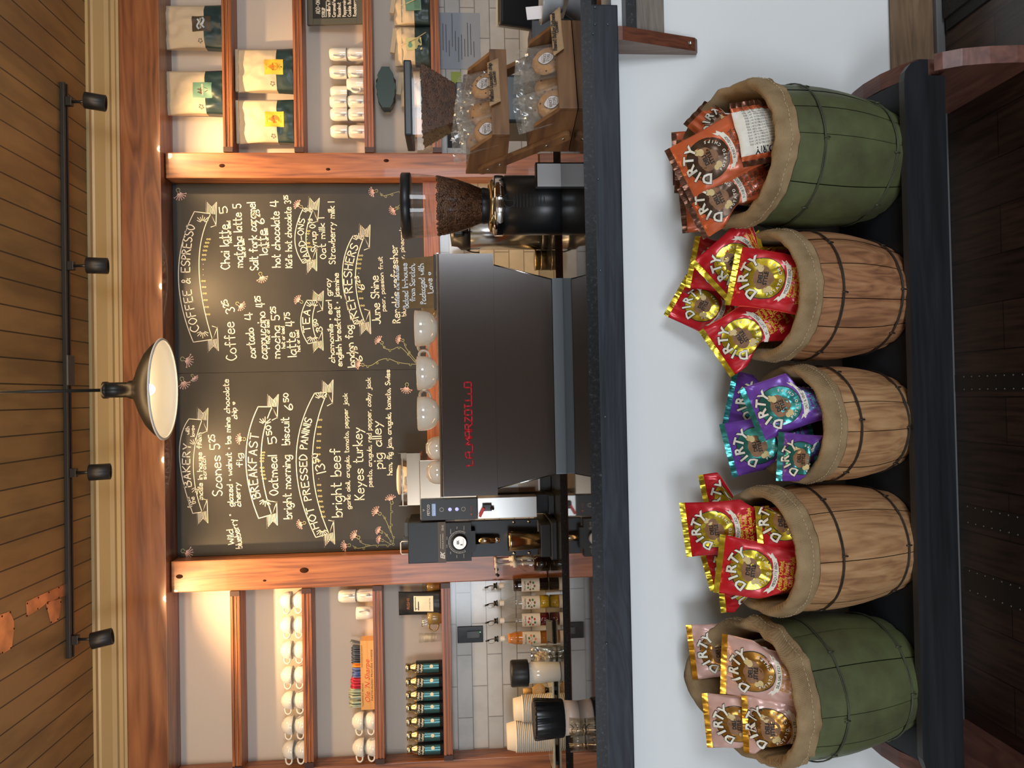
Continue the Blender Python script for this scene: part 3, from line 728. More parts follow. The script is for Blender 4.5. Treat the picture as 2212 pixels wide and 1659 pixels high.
# ================================================================ SHELF GOODS
mat('china', (.80, .77, .68), .12, coat=.5); mat('kraft', (.62, .50, .34), .8, bump=.25, bscale=40); mat('kraft_dark', (.36, .23, .12), .8)
mat('bag_green', (.018, .040, .042), .35, bump=.3, bscale=25); mat('label_yellow', (.75, .48, .04), .5); mat('label_orange', (.70, .25, .02), .5); mat('label_brown', (.07, .05, .03), .5)
mat('label_mint', (.16, .32, .22), .5); mat('ink', (.015, .013, .012), .6); mat('label_cream', (.75, .70, .52), .6); mat('pale_blue', (.5, .58, .66), .6)
def SZ(i): return ZS[i]+.0006
def pillow(bm, w, h, d, mats=None, nx=14, nz=16, seed=0, top=.35, crump=.006, zsplit=None, bulge=1.0, miF=0, miB=0):
    """soft stand-up bag: base at z 0, full depth at the bottom, closing to a seam at the top; returns front(u, z)"""
    def half(u, v):
        tz = 1-max(0, (v-top)/(1-top))**1.6*.93
        return d/2*tz*(1-abs(2*u)**3.2*.55)*bulge
    def fr(u, v, s=-1, off=0):
        wn = noise.noise(Vector((u*5+seed*3.1, v*5, seed)))*crump+noise.noise(Vector((u*13+seed, v*11, seed*2)))*crump*.5
        e = 1-abs(2*u)**4
        ww = w*(1-.05*math.sin(v*math.pi)*abs(2*u))
        return Vector((u*ww, s*(half(u, v)+wn*e+off), v*h))
    for s, mi in ((-1, miF), (1, miB)):
        g = [[bm.verts.new(fr(i/nx-.5, j/nz, s)) for i in range(nx+1)] for j in range(nz+1)]
        for j in range(nz):
            for i in range(nx):
                f = bm.faces.new((g[j][i], g[j][i+1], g[j+1][i+1], g[j+1][i])); f.smooth = True
                f.material_index = (1 if zsplit and (j+.5)/nz < zsplit+(i/nx-.5)*.0 else mi)
        if s == -1: G0 = g
        else:
            for a in (0, nx):
                for j in range(nz): bm.faces.new((G0[j][a], G0[j+1][a], g[j+1][a], g[j][a])).material_index = (1 if zsplit and (j+.5)/nz < zsplit else mi)
            for i in range(nx): bm.faces.new((G0[0][i], G0[0][i+1], g[0][i+1], g[0][i])).material_index = 1 if zsplit else mi
    return fr
def lab(bm, fr, u0, u1, v0, v1, off, mi=0, n=8):
    g = [[bm.verts.new(fr(u0+(u1-u0)*i/n, v0+(v1-v0)*j/n, -1, off)) for i in range(n+1)] for j in range(n+1)]
    for j in range(n):
        for i in range(n): f = bm.faces.new((g[j][i], g[j][i+1], g[j+1][i+1], g[j+1][i])); f.material_index = mi; f.smooth = True
def onbag(fr, w, h, uc, vc, off):
    return lambda x, y: fr(uc+x/w, vc+y/h, -1, off)
def disc(bm, fn, cx, cy, rx, ry, mi=0, n=20, rings=3):
    c = bm.verts.new(fn(cx, cy)); prev = None
    for k in range(1, rings+1):
        ring = [bm.verts.new(fn(cx+rx*k/rings*math.cos(2*math.pi*i/n), cy+ry*k/rings*math.sin(2*math.pi*i/n))) for i in range(n)]
        for i in range(n):
            j = (i+1) % n
            f = bm.faces.new((c, ring[i], ring[j]) if prev is None else (prev[i], ring[i], ring[j], prev[j])); f.material_index = mi; f.smooth = True
        prev = ring
def poly(bm, fn, pts, mi=0):
    f = bm.faces.new([bm.verts.new(fn(*p)) for p in pts]); f.material_index = mi
# large coffee bags (5 lb) on the two upper right shelves
def coffee_bag(lvl, y, label, kind, xpx=None, seed=0, w=.25, h=.335, d=.10):
    p = P(480, y, 4.43+.02)
    t = thing('coffee_bag', label, 'coffee bag', (p.x, 4.49, SZ(lvl)), (0, 0, R_(random.uniform(-3, 3))), 'large coffee bags on the upper shelves')
    bm = B(); fr = pillow(bm, w, h, d, seed=seed, top=.5, zsplit=.31, crump=.012, nx=20, nz=26); obj('pouch', bm, ['kraft', 'bag_green'], t)
    bm = B(); box(bm, -w*.49, w*.49, -.012, .004, h-.004, h+.012, bev=.002); obj('folded_top', bm, 'kraft', t)
    lm = {'y': 'label_yellow', 'b': 'label_brown', 'm': 'label_mint'}[kind]
    bm = B(); uc, vc = .02, .345; lw, lh = .088, .105
    lab(bm, fr, uc-lw/2/w, uc+lw/2/w, vc-lh/2/h, vc+lh/2/h, .0012)
    lo = obj('label', bm, lm, t)
    bm = B(); fn = onbag(fr, w, h, uc, vc, .0022)
    if kind == 'y':
        poly(bm, fn, [(.0, .036), (.012, .016), (.022, .0), (.022, -.012), (.010, -.024), (-.010, -.024), (-.022, -.012), (-.022, 0), (-.012, .016)], 0)
        put(bm, 'ALCHEMY', onbag(fr, w, h, uc, vc, .003), 1, wid=.046, size=.014)
        put(bm, 'PINEAPPLE COFFEE', onbag(fr, w, h, uc, vc+.12, .003), 1, wid=.03, size=.0045)
        put(bm, 'NOTES OF CITRUS', onbag(fr, w, h, uc, vc-.11, .003), 1, wid=.04, size=.005)
        obj('print', bm, ['label_orange', 'ink'], lo)
    elif kind == 'b':
        for sx, sy in ((-.004, .014), (.004, -.014)):
            ribbon(bm, smooth([(sx-.026, sy), (sx-.01, sy+.010), (sx+.012, sy-.002), (sx+.028, sy+.006)]), .010, fn, 0)
        put(bm, 'BIG PICTURE', onbag(fr, w, h, uc, vc-.004, .003), 1, wid=.062, size=.013, bold=.03)
        obj('print', bm, ['pale_blue', 'label_cream'], lo)
    else:
        for x in (-.014, .002): poly(bm, fn, [(x-.012, .002), (x, .030), (x+.012, .002)], 0)
        ribbon(bm, [(-.012, -.012), (-.004, -.03)], .003, fn, 0); ribbon(bm, [(.012, -.012), (.004, -.03)], .003, fn, 0)
        put(bm, 'CASH RIVER', onbag(fr, w, h, uc, vc-.016, .003), 1, wid=.066, size=.012, bold=.03)
        obj('print', bm, ['label_brown', 'label_cream'], lo)
    bm = B(); f2 = onbag(fr, w, h, -.30, .375, .002)
    for i in range(5):
        a = i*1.25; ribbon(bm, smooth([(-.036+.006*math.cos(a), .006*math.sin(a)), (-.036+.013*math.cos(a+.5), .013*math.sin(a+.5)), (-.036+.010*math.cos(a+1), .010*math.sin(a+1))]), .0022, lambda x, y: f2(x+.02, y))
    obj('swirl_mark', bm, 'ink', t)
coffee_bag(0, 55, 'large kraft coffee bag with a dark brown label, top right of the wall', 'b', seed=1)
coffee_bag(0, 197, 'large kraft coffee bag with a mint green label, top shelf', 'm', seed=2)
coffee_bag(1, 147, 'large kraft coffee bag with a yellow label, right one on the second shelf', 'y', seed=3, h=.325)
coffee_bag(1, 259, 'large kraft coffee bag with a yellow label, left one of the two beside the post', 'y', seed=4, h=.325)
# small add-on chalkboard
p = P(780, 25, 4.46); w_, h_ = .34, (P(657, 25, 4.46)-P(780, 25, 4.46)).length
xl = P(700, 50.5, 4.46).x
t = thing('add_on_sign', 'small gray framed chalkboard listing syrup flavours on the third right shelf', 'sign', (xl+w_/2, 4.46, SZ(2)), (R_(-5), 0, 0))
bm = B()
for a, b_, c, d in ((-w_/2, w_/2, 0, .035), (-w_/2, w_/2, h_-.035, h_), (-w_/2, -w_/2+.035, .035, h_-.035), (w_/2-.035, w_/2, .035, h_-.035)): box(bm, a, b_, -.008, .01, c, d, bev=.002)
obj('frame', bm, 'gray_frame', t); mat('gray_frame', (.10, .095, .07), .6, bump=.2)
bm = B(); box(bm, -w_/2+.034, w_/2-.034, -.002, .006, .034, h_-.034); obj('slate', bm, 'chalkboard', t)
bm = B(); x0 = -w_/2+.045
for i, (s, k) in enumerate((('  ADD-ONS', 1.2), ('SYRUP', 1), ('vanilla/s.f.', 1), ('Caramel/s.f.', 1), ('Hazelnut', 1), ('Peppermint', 1), ('Cookie Butter', 1), ('Raspberry', 1), ('Cherry', 1))):
    st, W = hand(s); sc = .0021*k; zz0 = h_-.075-(i*.030)
    for q in st: ribbon(bm, [(x0+a*sc, zz0+b_*sc) for a, b_ in q], .0034, lambda x, y: Vector((x, -.0026, y)))
ribbon(bm, [(x0, h_-.112), (x0+.09, h_-.112)], .003, lambda x, y: Vector((x, -.0026, y)))
obj('chalk_writing', bm, 'chalk_white', t, fix=False)
# mugs
def mug_mesh(t, inverted=True, r=.0375, h=.098):
    M = Matrix.Translation((0, 0, h)) @ Matrix.Rotation(math.pi, 4, 'X') if inverted else None
    bm = B(); lathe(bm, [(0, 0), (r*.72, 0), (r*.84, .006), (r*.97, .020), (r, .035), (r, h-.004), (r-.0012, h), (r-.004, h-.001), (r-.0045, .03), (r*.8, .010), (0, .007)], 28, M); obj('body', bm, 'china', t)
    bm = B(); pts = [(r-.003, 0, .075), (r+.016, 0, .080), (r+.028, 0, .064), (r+.026, 0, .042), (r+.012, 0, .028), (r-.003, 0, .026)]
    pts = [Vector(q) for q in smooth(pts, 4)]
    if M is not None: pts = [M @ q for q in pts]
    tube(bm, pts, .0058, 8, sx=1.35); obj('handle', bm, 'china', t)
mugs = None
def mug(x, y, z, rz, label, grp, inv=True):
    global mugs
    if mugs is None:
        mugs = {}
    if inv not in mugs:
        t = thing('mug', label, 'mug', (x, y, z), (0, 0, rz), grp); mug_mesh(t, inv); mugs[inv] = t; return t
    t = dup(mugs[inv], (x, y, z), (0, 0, rz), label); t['group'] = grp; return t
GM = 'white mugs on the third right shelf'
mys = [(122, 'rightmost'), (161, 'second from the right'), (196, 'third from the right'), (218, 'fourth from the right'), (252, 'second from the left'), (289, 'leftmost')]
for i, (y, s) in enumerate(mys):
    yy = 4.50 if i == 2 else 4.483
    if i == 2:
        mug(P(760, 188, 4.475).x+.01, 4.462, SZ(2), R_(-150), 'single white mug standing forward of the mug row', GM, True)
        mug(P(760, 200, 4.51).x, 4.512, SZ(2)+.1002, R_(-150), 'upper white mug behind the single forward mug in the middle', GM); mug(P(760, 200, 4.51).x, 4.512+.03, SZ(2), R_(-150), 'lower white mug hidden behind the forward mug', GM); continue
    if i == 3: continue
    x = P(760, y, 4.483).x+.012
    for k in (0, 1): mug(x, yy, SZ(2)+k*.0985, R_(-128 if i < 3 else -112), '%s white mug of the %s stack by the small sign' % (('lower', 'upper')[k], s), GM)
x = P(760, 222, 4.483).x+.012
for k in (0, 1): mug(x-.012, 4.47, SZ(2)+k*.0985, R_(-112), '%s white mug in the third stack from the post' % ('lower', 'upper')[k], GM)
GL_ = 'white mugs on the third left shelf'
x = P(780, 1286, 4.483).x
for k in (0, 1): mug(x, 4.483, SZ(2)+k*.0985, R_(-75), '%s white mug beside the left post' % ('lower', 'upper')[k], GL_)
mug(P(780, 1324, 4.483).x, 4.483, SZ(2), R_(-60), 'single upright white mug on the third left shelf', GL_, False)
# round cups, upside down in pairs
def cup_mesh(t, r=.052, h=.066, inv=True):
    M = Matrix.Translation((0, 0, h)) @ Matrix.Rotation(math.pi, 4, 'X') if inv else None
    bm = B(); lathe(bm, [(0, .002), (r*.40, 0), (r*.45, .004), (r*.72, .012), (r*.90, .028), (r*.98, .045), (r, h-.002), (r-.002, h), (r-.004, h-.002), (r*.90, .040), (r*.66, .016), (0, .008)], 32, M); obj('body', bm, 'china', t)
    pts = [Vector(q) for q in smooth([(r-.004, 0, h-.008), (r+.014, 0, h-.008), (r+.024, 0, h-.020), (r+.016, 0, h-.036), (r-.008, 0, h-.044)], 4)]
    if M is not None: pts = [M @ q for q in pts]
    bm = B(); tube(bm, pts, .0048, 8, sx=1.2); obj('handle', bm, 'china', t)
cups = None
def cup(x, y, z, rz, label, grp):
    global cups
    if cups is None:
        cups = thing('cappuccino_cup', label, 'cup', (x, y, z), (0, 0, rz), grp); cup_mesh(cups); return cups
    t = dup(cups, (x, y, z), (0, 0, rz), label); t['group'] = grp; return t
od = ['first', 'second', 'third', 'fourth', 'fifth', 'sixth', 'seventh']
for i, y in enumerate((1302, 1355, 1409, 1463, 1517, 1571, 1624)):
    for k in (0, 1): cup(P(640, y-6, 4.49).x, 4.485, SZ(1)+k*.0664, R_(215), '%s round cup of the %s pair from the left post, second shelf' % (('lower', 'upper')[k], od[i]), 'round cups on the second left shelf')
for i, y in enumerate((1556, 1613)):
    for k in (0, 1): cup(P(790, y, 4.49).x, 4.485, SZ(2)+k*.0664, R_(215), '%s round cup of the %s pair beside the wooden cheese box' % (('lower', 'upper')[k], ('nearer', 'far left')[i]), 'round cups on the third left shelf')
# wooden cheese box with tea sachets
wood('box_pine', (.74, .40, .12), (.60, .29, .08), 'X', 20, 10, .5, .1)
mat('red_ink', (.65, .06, .03), .6)
xa, xb = P(795, 1533, 4.44).x, P(795, 1384, 4.44).x; bw = xb-xa; bh = P(779, 1450, 4.44).z-ZS[2]
t = thing('wooden_cheese_box', 'long narrow pine box with red script lettering on the third left shelf', 'box', (xa, 4.44, SZ(2)))
bm = B(); box(bm, 0, bw, 0, .006, 0, bh); box(bm, 0, bw, .084, .09, 0, bh); box(bm, 0, .006, .0061, .0839, 0, bh); box(bm, bw-.006, bw, .0061, .0839, 0, bh); box(bm, .0061, bw-.0061, .0061, .0839, 0, .006)
obj('crate', bm, 'box_pine', t)
bm = B(); f_ = lambda cx, cz: (lambda x, y: Vector((cx+x, -.0007, cz+y)))
put(bm, "Ole 'N Sharpe", f_(bw*.42, bh*.34), 0, wid=bw*.62, size=.040, shear=.4)
put(bm, 'PASTEURIZED PROCESS CHEESE', f_(bw*.50, .008), 1, wid=bw*.74, size=.014)
put(bm, 'CLEARFIELD BRAND', f_(bw*.22, bh-.014), 1, wid=bw*.34, size=.011); put(bm, 'FIVE POUNDS NET WEIGHT', f_(bw*.78, bh-.012), 1, wid=bw*.32, size=.010)
obj('lettering', bm, ['red_ink', 'ink'], t)
for nme, c in (('sachet_gray', (.12, .14, .17)), ('sachet_orange', (.75, .25, .03)), ('sachet_blue', (.10, .16, .42)), ('sachet_red', (.55, .03, .07)), ('sachet_green', (.42, .48, .38)), ('sachet_navy', (.05, .07, .12))): mat(nme, c, .35, .2)
sx_ = .012; first = {}
seq = [('sachet_green', 11, 'pale green', .085, .0095), ('sachet_red', 7, 'red', .078, .0085), ('sachet_blue', 6, 'blue', .072, .0095), ('sachet_orange', 3, 'orange', .072, .008), ('sachet_navy', 8, 'dark blue gray', .074, .0115), ('sachet_gray', 1, 'gray', .08, .02)]
tot = sum(n*s for _, n, _, _, s in seq); kx = (bw-.03)/tot
for nm, n, cw, hh, sp in seq:
    for i in range(n):
        tl_ = '%s tea sachet standing in the pine box%s' % (cw, '' if n == 1 else ' among its colour')
        rt_ = (R_(random.uniform(-5, 5)), R_(random.uniform(-2, 5) if nm != 'sachet_gray' else 12), R_(random.uniform(-4, 4)))
        if nm in first: o = first[nm].copy(); COL.objects.link(o)
        else:
            bm = B(); nx, nz = 4, 6
            for s in (-1, 1):
                g = [[bm.verts.new((s*.0016*(1-(2*abs(a/nx-.5))**2)*(1-(2*abs(b_/nz-.5))**4)+.0012*math.sin(a*2+b_), (a/nx-.5)*.062, b_/nz*hh*1.62)) for a in range(nx+1)] for b_ in range(nz+1)]
                for b_ in range(nz):
                    for a in range(nx): bm.faces.new((g[b_][a], g[b_][a+1], g[b_+1][a+1], g[b_+1][a])).smooth = True
            bmesh.ops.remove_doubles(bm, verts=bm.verts[:], dist=.0003)
            o = obj('tea_sachet', bm, nm); first[nm] = o
        o.location = (xa+sx_, 4.44+.045, SZ(2)+.0095); o.rotation_euler = rt_
        tag(o, tl_, 'tea sachet', '%s tea sachets in the pine box' % cw); sx_ += sp*kx
# lowest left shelf: seven tumblers / coffee cans
mat('can_gold', (.62, .52, .32), .22, 1); mat('can_teal', (.08, .22, .22), .25, .6); mat('can_black', (.010, .014, .016), .3)
CPY = 4.475
cz = SZ(3); hcan = P(878, 1500, CPY).z-ZS[3]
canx = [P(920, y, CPY).x for y in (1440, 1471, 1500, 1527, 1557, 1587, 1617)]
rc = .036
t0 = None
for i, x in enumerate(canx):
    lb = '%s can with a gold cap, counted from the left timber post' % (od[i] + ' dark teal')
    if t0 is None:
        t = t0 = thing('coffee_can', lb, 'can', (x, CPY, cz), (0, 0, 0), 'teal cans with gold caps on the lowest left shelf')
        bm = B(); lathe(bm, [(0, 0), (rc-.002, 0), (rc, .003), (rc, hcan*.71), (rc-.001, hcan*.72)], 32); 
        lathe(bm, [(rc-.001, hcan*.72), (rc*.88, hcan*.78), (rc*.62, hcan*.86), (rc*.6, hcan*.88)], 32, mi=1); obj('body', bm, ['can_black', 'can_gold'], t)
        bm = B(); lathe(bm, [(rc*.64, hcan*.875), (rc*.7, hcan*.88), (rc*.7, hcan*.99), (rc*.66, hcan), (0, hcan)], 28); obj('cap', bm, 'can_gold', t)
        bm = B()
        for k in range(19):
            a0 = R_(-138+k*5); lathe(bm, [(rc+.0006, hcan*.10), (rc+.0006, hcan*.52)], 1, Matrix.Rotation(a0, 4, 'Z'), sm=True, ang=R_(3.2))
        cyl = lambda vc: (lambda x, y: Vector(((rc+.001)*math.sin(x/rc), -(rc+.001)*math.cos(x/rc), vc+y)))
        obj('stripes', bm, 'can_teal', t)
        bm = B(); put(bm, 'Ohio', cyl(hcan*.635), 0, wid=.05, size=.020, bold=.03); put(bm, 'Valley', cyl(hcan*.545), 0, wid=.052, size=.018, bold=.03)
        disc(bm, cyl(hcan*.3), .012, 0, .010, .010); obj('script', bm, 'label_cream', t)
    else: dup(t0, (x, CPY, cz), (0, 0, R_(random.uniform(-8, 8))), lb)
# glasses stack, mug with spoons, tea pouch, jar
gl = film('thin_glass', (.97, .98, .97), .12, .03)
def tumbler_mesh(bm, r0, r1, h, z=0, th=.002, mi=0, seg=20, rf=None):
    lathe(bm, [(0, z), (r0, z), (r1, z+h), (r1-th, z+h), (r0-th, z+.008), (0, z+.008)], seg, mi=mi, rf=rf)
gx = P(930, 1377, 4.48).x
for k in range(3):
    o = B(); tumbler_mesh(o, .022, .028, .065); g = obj('shot_glass', o, 'thin_glass') if k == 0 else g.copy()
    if k: COL.objects.link(g)
    g.location = (gx, 4.48, cz+.0005+k*.0285 if k else cz); g.location.z = cz+k*.034
    if k: g.location.z += 0
    tag(g, '%s clear glass of the stack between the cans and the green mug' % ('lowest', 'middle', 'top')[k], 'glass', 'clear glasses stacked on the lowest left shelf')
mat('olive_glaze', (.22, .15, .05), .25, coat=.5, bump=.4, bscale=50)
mx_ = P(945, 1333, 4.475).x
t = thing('pottery_mug', 'olive brown pottery mug holding spoons beside the black tea pouch', 'mug', (mx_, 4.475, cz))
bm = B(); lathe(bm, [(0, 0), (.034, 0), (.040, .02), (.041, .05), (.037, .08), (.035, .08), (.037, .05), (.034, .01), (0, .008)], 28); obj('body', bm, 'olive_glaze', t)
bm = B(); tube(bm, smooth([(-.036, -.01, .070), (-.058, -.014, .072), (-.074, -.016, .05), (-.064, -.014, .026), (-.038, -.01, .018)], 4), .0055, 8); obj('handle', bm, 'olive_glaze', t)
for i in range(6):
    a = i*1.05; bm = B(); q = Vector((.022*math.cos(a), .022*math.sin(a), .012)); e = Vector((-.035+.012*math.cos(a), .018*math.sin(a), .115))
    tube(bm, [q, q.lerp(e, .8), e], [.0015, .0018, .004], 6); 
    o = obj('teaspoon', bm, 'steel'); o.location = (mx_, 4.475, cz); tag(o, 'small metal spoon standing in the olive pottery mug', 'spoon', 'spoons in the pottery mug')
mat('pouch_black', (.014, .015, .017), .35, bump=.25, bscale=14); mat('paper_cream', (.78, .73, .60), .7); mat('rust_ink', (.35, .12, .05), .6)
px_ = P(940, 1304, 4.45).x
t = thing('tea_pouch', 'black stand-up tea pouch with a cream label on the lowest left shelf', 'tea pouch', (px_, 4.468, cz), (R_(-4), 0, 0))
w_, h_ = .135, .245; bm = B(); fr = pillow(bm, w_, h_, .05, seed=9, top=.2, crump=.004); obj('pouch', bm, 'pouch_black', t)
bm = B(); lab(bm, fr, -.33, .34, .18, .64, .001); lo = obj('label', bm, 'paper_cream', t)
bm = B(); lab(bm, fr, -.28, .30, .595, .61, .0018); lab(bm, fr, -.28, .1, .52, .54, .0018)
put(bm, 'LOOSE LEAF TEA', onbag(fr, w_, h_, 0, .25, .002), 0, wid=.07, size=.009); obj('print', bm, 'ink', lo)
bm = B(); put(bm, 'RISHI', onbag(fr, w_, h_, .0, .74, .0015), 0, wid=.062, size=.024); obj('lettering', bm, 'rust_ink', t)
jx = P(940, 1267, 4.50).x
t = thing('tea_jar', 'small glass jar of amber tea tucked beside the left post', 'jar', (jx+.004, 4.50, cz))
bm = B(); tumbler_mesh(bm, .034, .034, .11); obj('glass', bm, 'thin_glass', t); mat('amber', (.30, .16, .03), .4)
bm = B(); lathe(bm, [(0, .010), (.030, .010), (.030, .08), (0, .08)], 20); obj('tea', bm, 'amber', t)
# small tied coffee bags on the lowest right shelf
mat('twine', (.66, .55, .38), .8); mat('label_lime', (.62, .60, .28), .6)
def tied_bag(x, y, z, label, rot, lm, split=.45, seed=0, w=.20, h=.21, d=.10, top_m='kraft', bot='bag_green'):
    t = thing('tied_coffee_bag', label, 'coffee bag', (x, y, z), rot, 'small tied coffee bags on the lowest right shelf')
    bm = B(); fr = pillow(bm, w, h, d, seed=seed, top=.62, zsplit=split, crump=.014); obj('pouch', bm, [top_m, bot], t)
    bm = B(); box(bm, -w*.30, w*.33, -.016, .012, h-.006, h+.020, M=Matrix.Rotation(R_(8), 4, 'Y'), bev=.004); obj('folded_top', bm, top_m, t)
    if lm:
        bm = B(); M = Matrix.Translation((.0, -d/2-.004, h*.46)) @ Matrix.Rotation(R_(-4), 4, 'Y'); box(bm, -.035, .035, -.0008, .0008, -.045, .045, M=M); lo = obj('tag', bm, lm, t)
        bm = B(); fn = lambda a, b_: M @ Vector((a, -.0015, b_))
        for i in range(7): ribbon(bm, [(-.026, -.008-i*.005), (.024, -.008-i*.005)], .0012, fn)
        disc(bm, fn, -.008, .022, .013, .013, 1); disc(bm, fn, .010, .022, .009, .009, 1); obj('print', bm, ['ink', 'label_mint'], lo)
    bm = B(); tube(bm, [Vector(fr(u, .80, s, .004)) for s, us in ((-1, [-.46, -.3, -.1, .1, .3, .46]), (1, [.46, .2, -.2, -.46])) for u in us], .0026, 6, closed=True)
    tube(bm, smooth([fr(0, .8, -1, .005), fr(.06, .55, -1, .010), fr(.18, .30, -1, .007), fr(.3, .12, -1, .005)], 4), .0024, 6)
    obj('twine', bm, 'twine', t); return t
yb = 4.49
tied_bag(P(930, 22, yb).x, yb, cz, 'small tied coffee bag with a mint green tag at the top right of the photo', (0, 0, R_(4)), 'label_mint', seed=11)
tied_bag(P(930, 103, yb).x, yb, cz, 'small tied coffee bag with a pale yellow tag, middle of the lowest right shelf', (0, 0, R_(-3)), 'label_lime', seed=12, w=.225)
tied_bag(P(930, 192, yb).x, yb+.012, cz, 'small tied cream coffee bag behind the second grinder hopper', (0, 0, R_(2)), None, seed=13, split=.4, w=.21, h=.18, d=.09)
t = tied_bag(P(860, 196, yb).x, yb-.01, cz+.2325, 'dark green coffee bag lying across the top of the small tied bags', (R_(-90), 0, 0), None, seed=14, split=.75, w=.235, h=.12, d=.10)
t.location = (P(860, 196, yb).x, yb-.055, cz+.262)
# folded kraft paper and a glass dish behind the hopper
bm = B(); box(bm, -.055, .055, -.02, .02, 0, .15, bev=.004); o = obj('kraft_pouch', bm, 'kraft_dark'); o.location = (P(940, 277, 4.49).x, 4.50, cz); tag(o, 'brown paper pouch beside the glass dish next to the right post', 'pouch')
t = thing('glass_dish', 'clear ribbed glass dish on the lowest right shelf against the post', 'dish', (P(940, 318, 4.47).x+.01, 4.475, cz))
bm = B(); lathe(bm, [(0, 0), (.03, 0), (.045, .03), (.050, .09), (.046, .09), (.041, .03), (.026, .008), (0, .008)], 28, rf=lambda a, z: 1+.03*math.cos(12*a)); obj('bowl', bm, 'thin_glass', t)
# ================================================================ ON THE BACK COUNTER
BZ = BCZ
def at(x, y, Y, z): p = P(x, y, Y); return (p.x, Y, z)
# syrup bottles
mat('syrup_dark', (.02, .008, .005), .08, coat=.6); mat('syrup_gold', (.62, .40, .02), .08, coat=.6); mat('syrup_amber', (.60, .22, .04), .08, coat=.6); mat('syrup_red', (.10, .008, .015), .08, coat=.6)
mat('syrup_label', (.80, .76, .70), .5); mat('leaf_green', (.07, .20, .06), .6); mat('berry_red', (.50, .05, .04), .6); mat('nut_brown', (.22, .10, .05), .6); mat('peach', (.80, .25, .08), .6)
def bottle(x, y, label, liq, fill, fruit, Y=4.38):
    q = P(1100, y, Y); h = .305; r = .038
    t = thing('syrup_bottle', label, 'syrup bottle', (q.x, Y, BZ), (0, 0, 0), 'syrup bottles on the back counter')
    prof = [(0, 0), (r-.003, 0), (r, .004), (r, .170), (r-.002, .178), (r, .186), (r*.98, .195), (r*.75, .222), (.0155, .250), (.0145, .255), (.0145, .285), (.0158, .287), (.0158, .293), (.012, .293)]
    bm = B(); lathe(bm, prof, 28); obj('glass', bm, 'thin_glass', t)
    pr = [(rr*.93, z+.003) for rr, z in prof if z <= fill]+[(r*.93*(1 if fill < .19 else .8), fill+.003), (0, fill+.003)]
    bm = B(); lathe(bm, pr, 28); obj('syrup', bm, liq, t)
    bm = B(); lathe(bm, [(r+.0006, .055), (r+.0006, .158)], 20, Matrix.Rotation(R_(195), 4, 'Z'), ang=R_(150)); lo = obj('label', bm, 'syrup_label', t)
    bm = B(); cy = lambda cz_: (lambda a, b_: Vector(((r+.0013)*math.sin(a/r), -(r+.0013)*math.cos(a/r), cz_+b_)))
    put(bm, 'MONIN', cy(.134), 0, wid=.055, size=.016); put(bm, 'Le Sirop de', cy(.150), 0, wid=.026, size=.0055)
    ribbon(bm, smooth([(-.012, .0), (-.004, .006), (.002, -.003), (.012, .004)]), .0012, cy(.105)); 
    random.seed(int(y))
    for i in range(7):
        a = i*.9+y; disc(bm, cy(.104), .022*math.cos(a), .019*math.sin(a), .0075, .0055, 1+(i % 2), 10, 2)
    ribbon(bm, [(-.02, 0), (.02, 0)], .001, cy(.070), 3)
    obj('print', bm, ['ink', fruit, 'leaf_green', 'berry_red'], lo)
    bm = B(); lathe(bm, [(.0152, .258), (.0152, .284)], 20); obj('neck_label', bm, 'syrup_label', t)
    bm = B(); lathe(bm, [(0, .2935), (.017, .2935), (.0175, .300), (.0125, .302), (.0125, .306), (.0145, .308), (.0145, .313), (.010, .316), (0, .316)], 18); po = obj('pourer_stopper', bm, 'black_plastic', t)
    bm = B(); tube(bm, smooth([(0, 0, .316), (.0, -.002, .335), (-.006, -.006, .358)], 3), .0032, 8); obj('spout', bm, 'chrome', po)
    bm = B(); tube(bm, smooth([(-.004, -.004, .345), (-.008, -.008, .366)], 3), .0048, 8); tube(bm, smooth([(-.010, 0, .352), (-.024, 0, .345), (-.024, 0, .325), (-.013, 0, .312)], 4), .0009, 6); obj('flap_cap', bm, 'black_plastic', po)
    return t
bottle(0, 1264, 'dark brown syrup bottle with a white label, nearest the left timber post', 'syrup_dark', .20, 'nut_brown')
bottle(0, 1302, 'golden yellow syrup bottle between the dark brown and the dark red ones', 'syrup_gold', .075, 'nut_brown')
bottle(0, 1340, 'dark red syrup bottle with berries on its label, third from the post', 'syrup_red', .055, 'berry_red')
bottle(0, 1379, 'amber orange syrup bottle with peaches on its label, leftmost of the syrups', 'syrup_amber', .235, 'peach')
# sauce jug with pump dispensers
for k, (y, Y, lb) in enumerate(((1214, 4.30, 'clear syrup jug with a white pump, in front beside the black coffee grinder'), (1203, 4.42, 'second clear jug with a white pump behind the first one'))):
    q = P(1100, y+4, Y); t = thing('pump_jug', lb, 'pump bottle', (q.x, Y, BZ), group='pump jugs beside the black coffee grinder')
    bm = B(); lathe(bm, [(0, 0), (.048, 0), (.052, .005), (.052, .12), (.048, .135), (.022, .175), (.018, .18), (.018, .19)], 26); obj('jug', bm, 'thin_glass', t)
    bm = B(); lathe(bm, [(0, .004), (.045, .004), (.046, .09), (0, .09)], 24); obj('sauce', bm, 'syrup_dark', t)
    bm = B(); lathe(bm, [(0, .185), (.022, .185), (.022, .205), (.013, .207), (.013, .222), (.006, .223), (.006, .29), (.013, .291), (.013, .305), (0, .307)], 20); tube(bm, [(0, 0, .299), (-.045, 0, .300), (-.052, 0, .296)], .0055, 8)
    tube(bm, [(0, 0, .18), (0, 0, .05)], .009, 8); obj('pump', bm, 'pump_white', t)
    bm = B(); tube(bm, [(-.052, 0, .302), (-.066, 0, .287)], .008, 10); obj('spout_cap', bm, 'black_plastic', t)
mat('pump_white', (.72, .68, .63), .4)
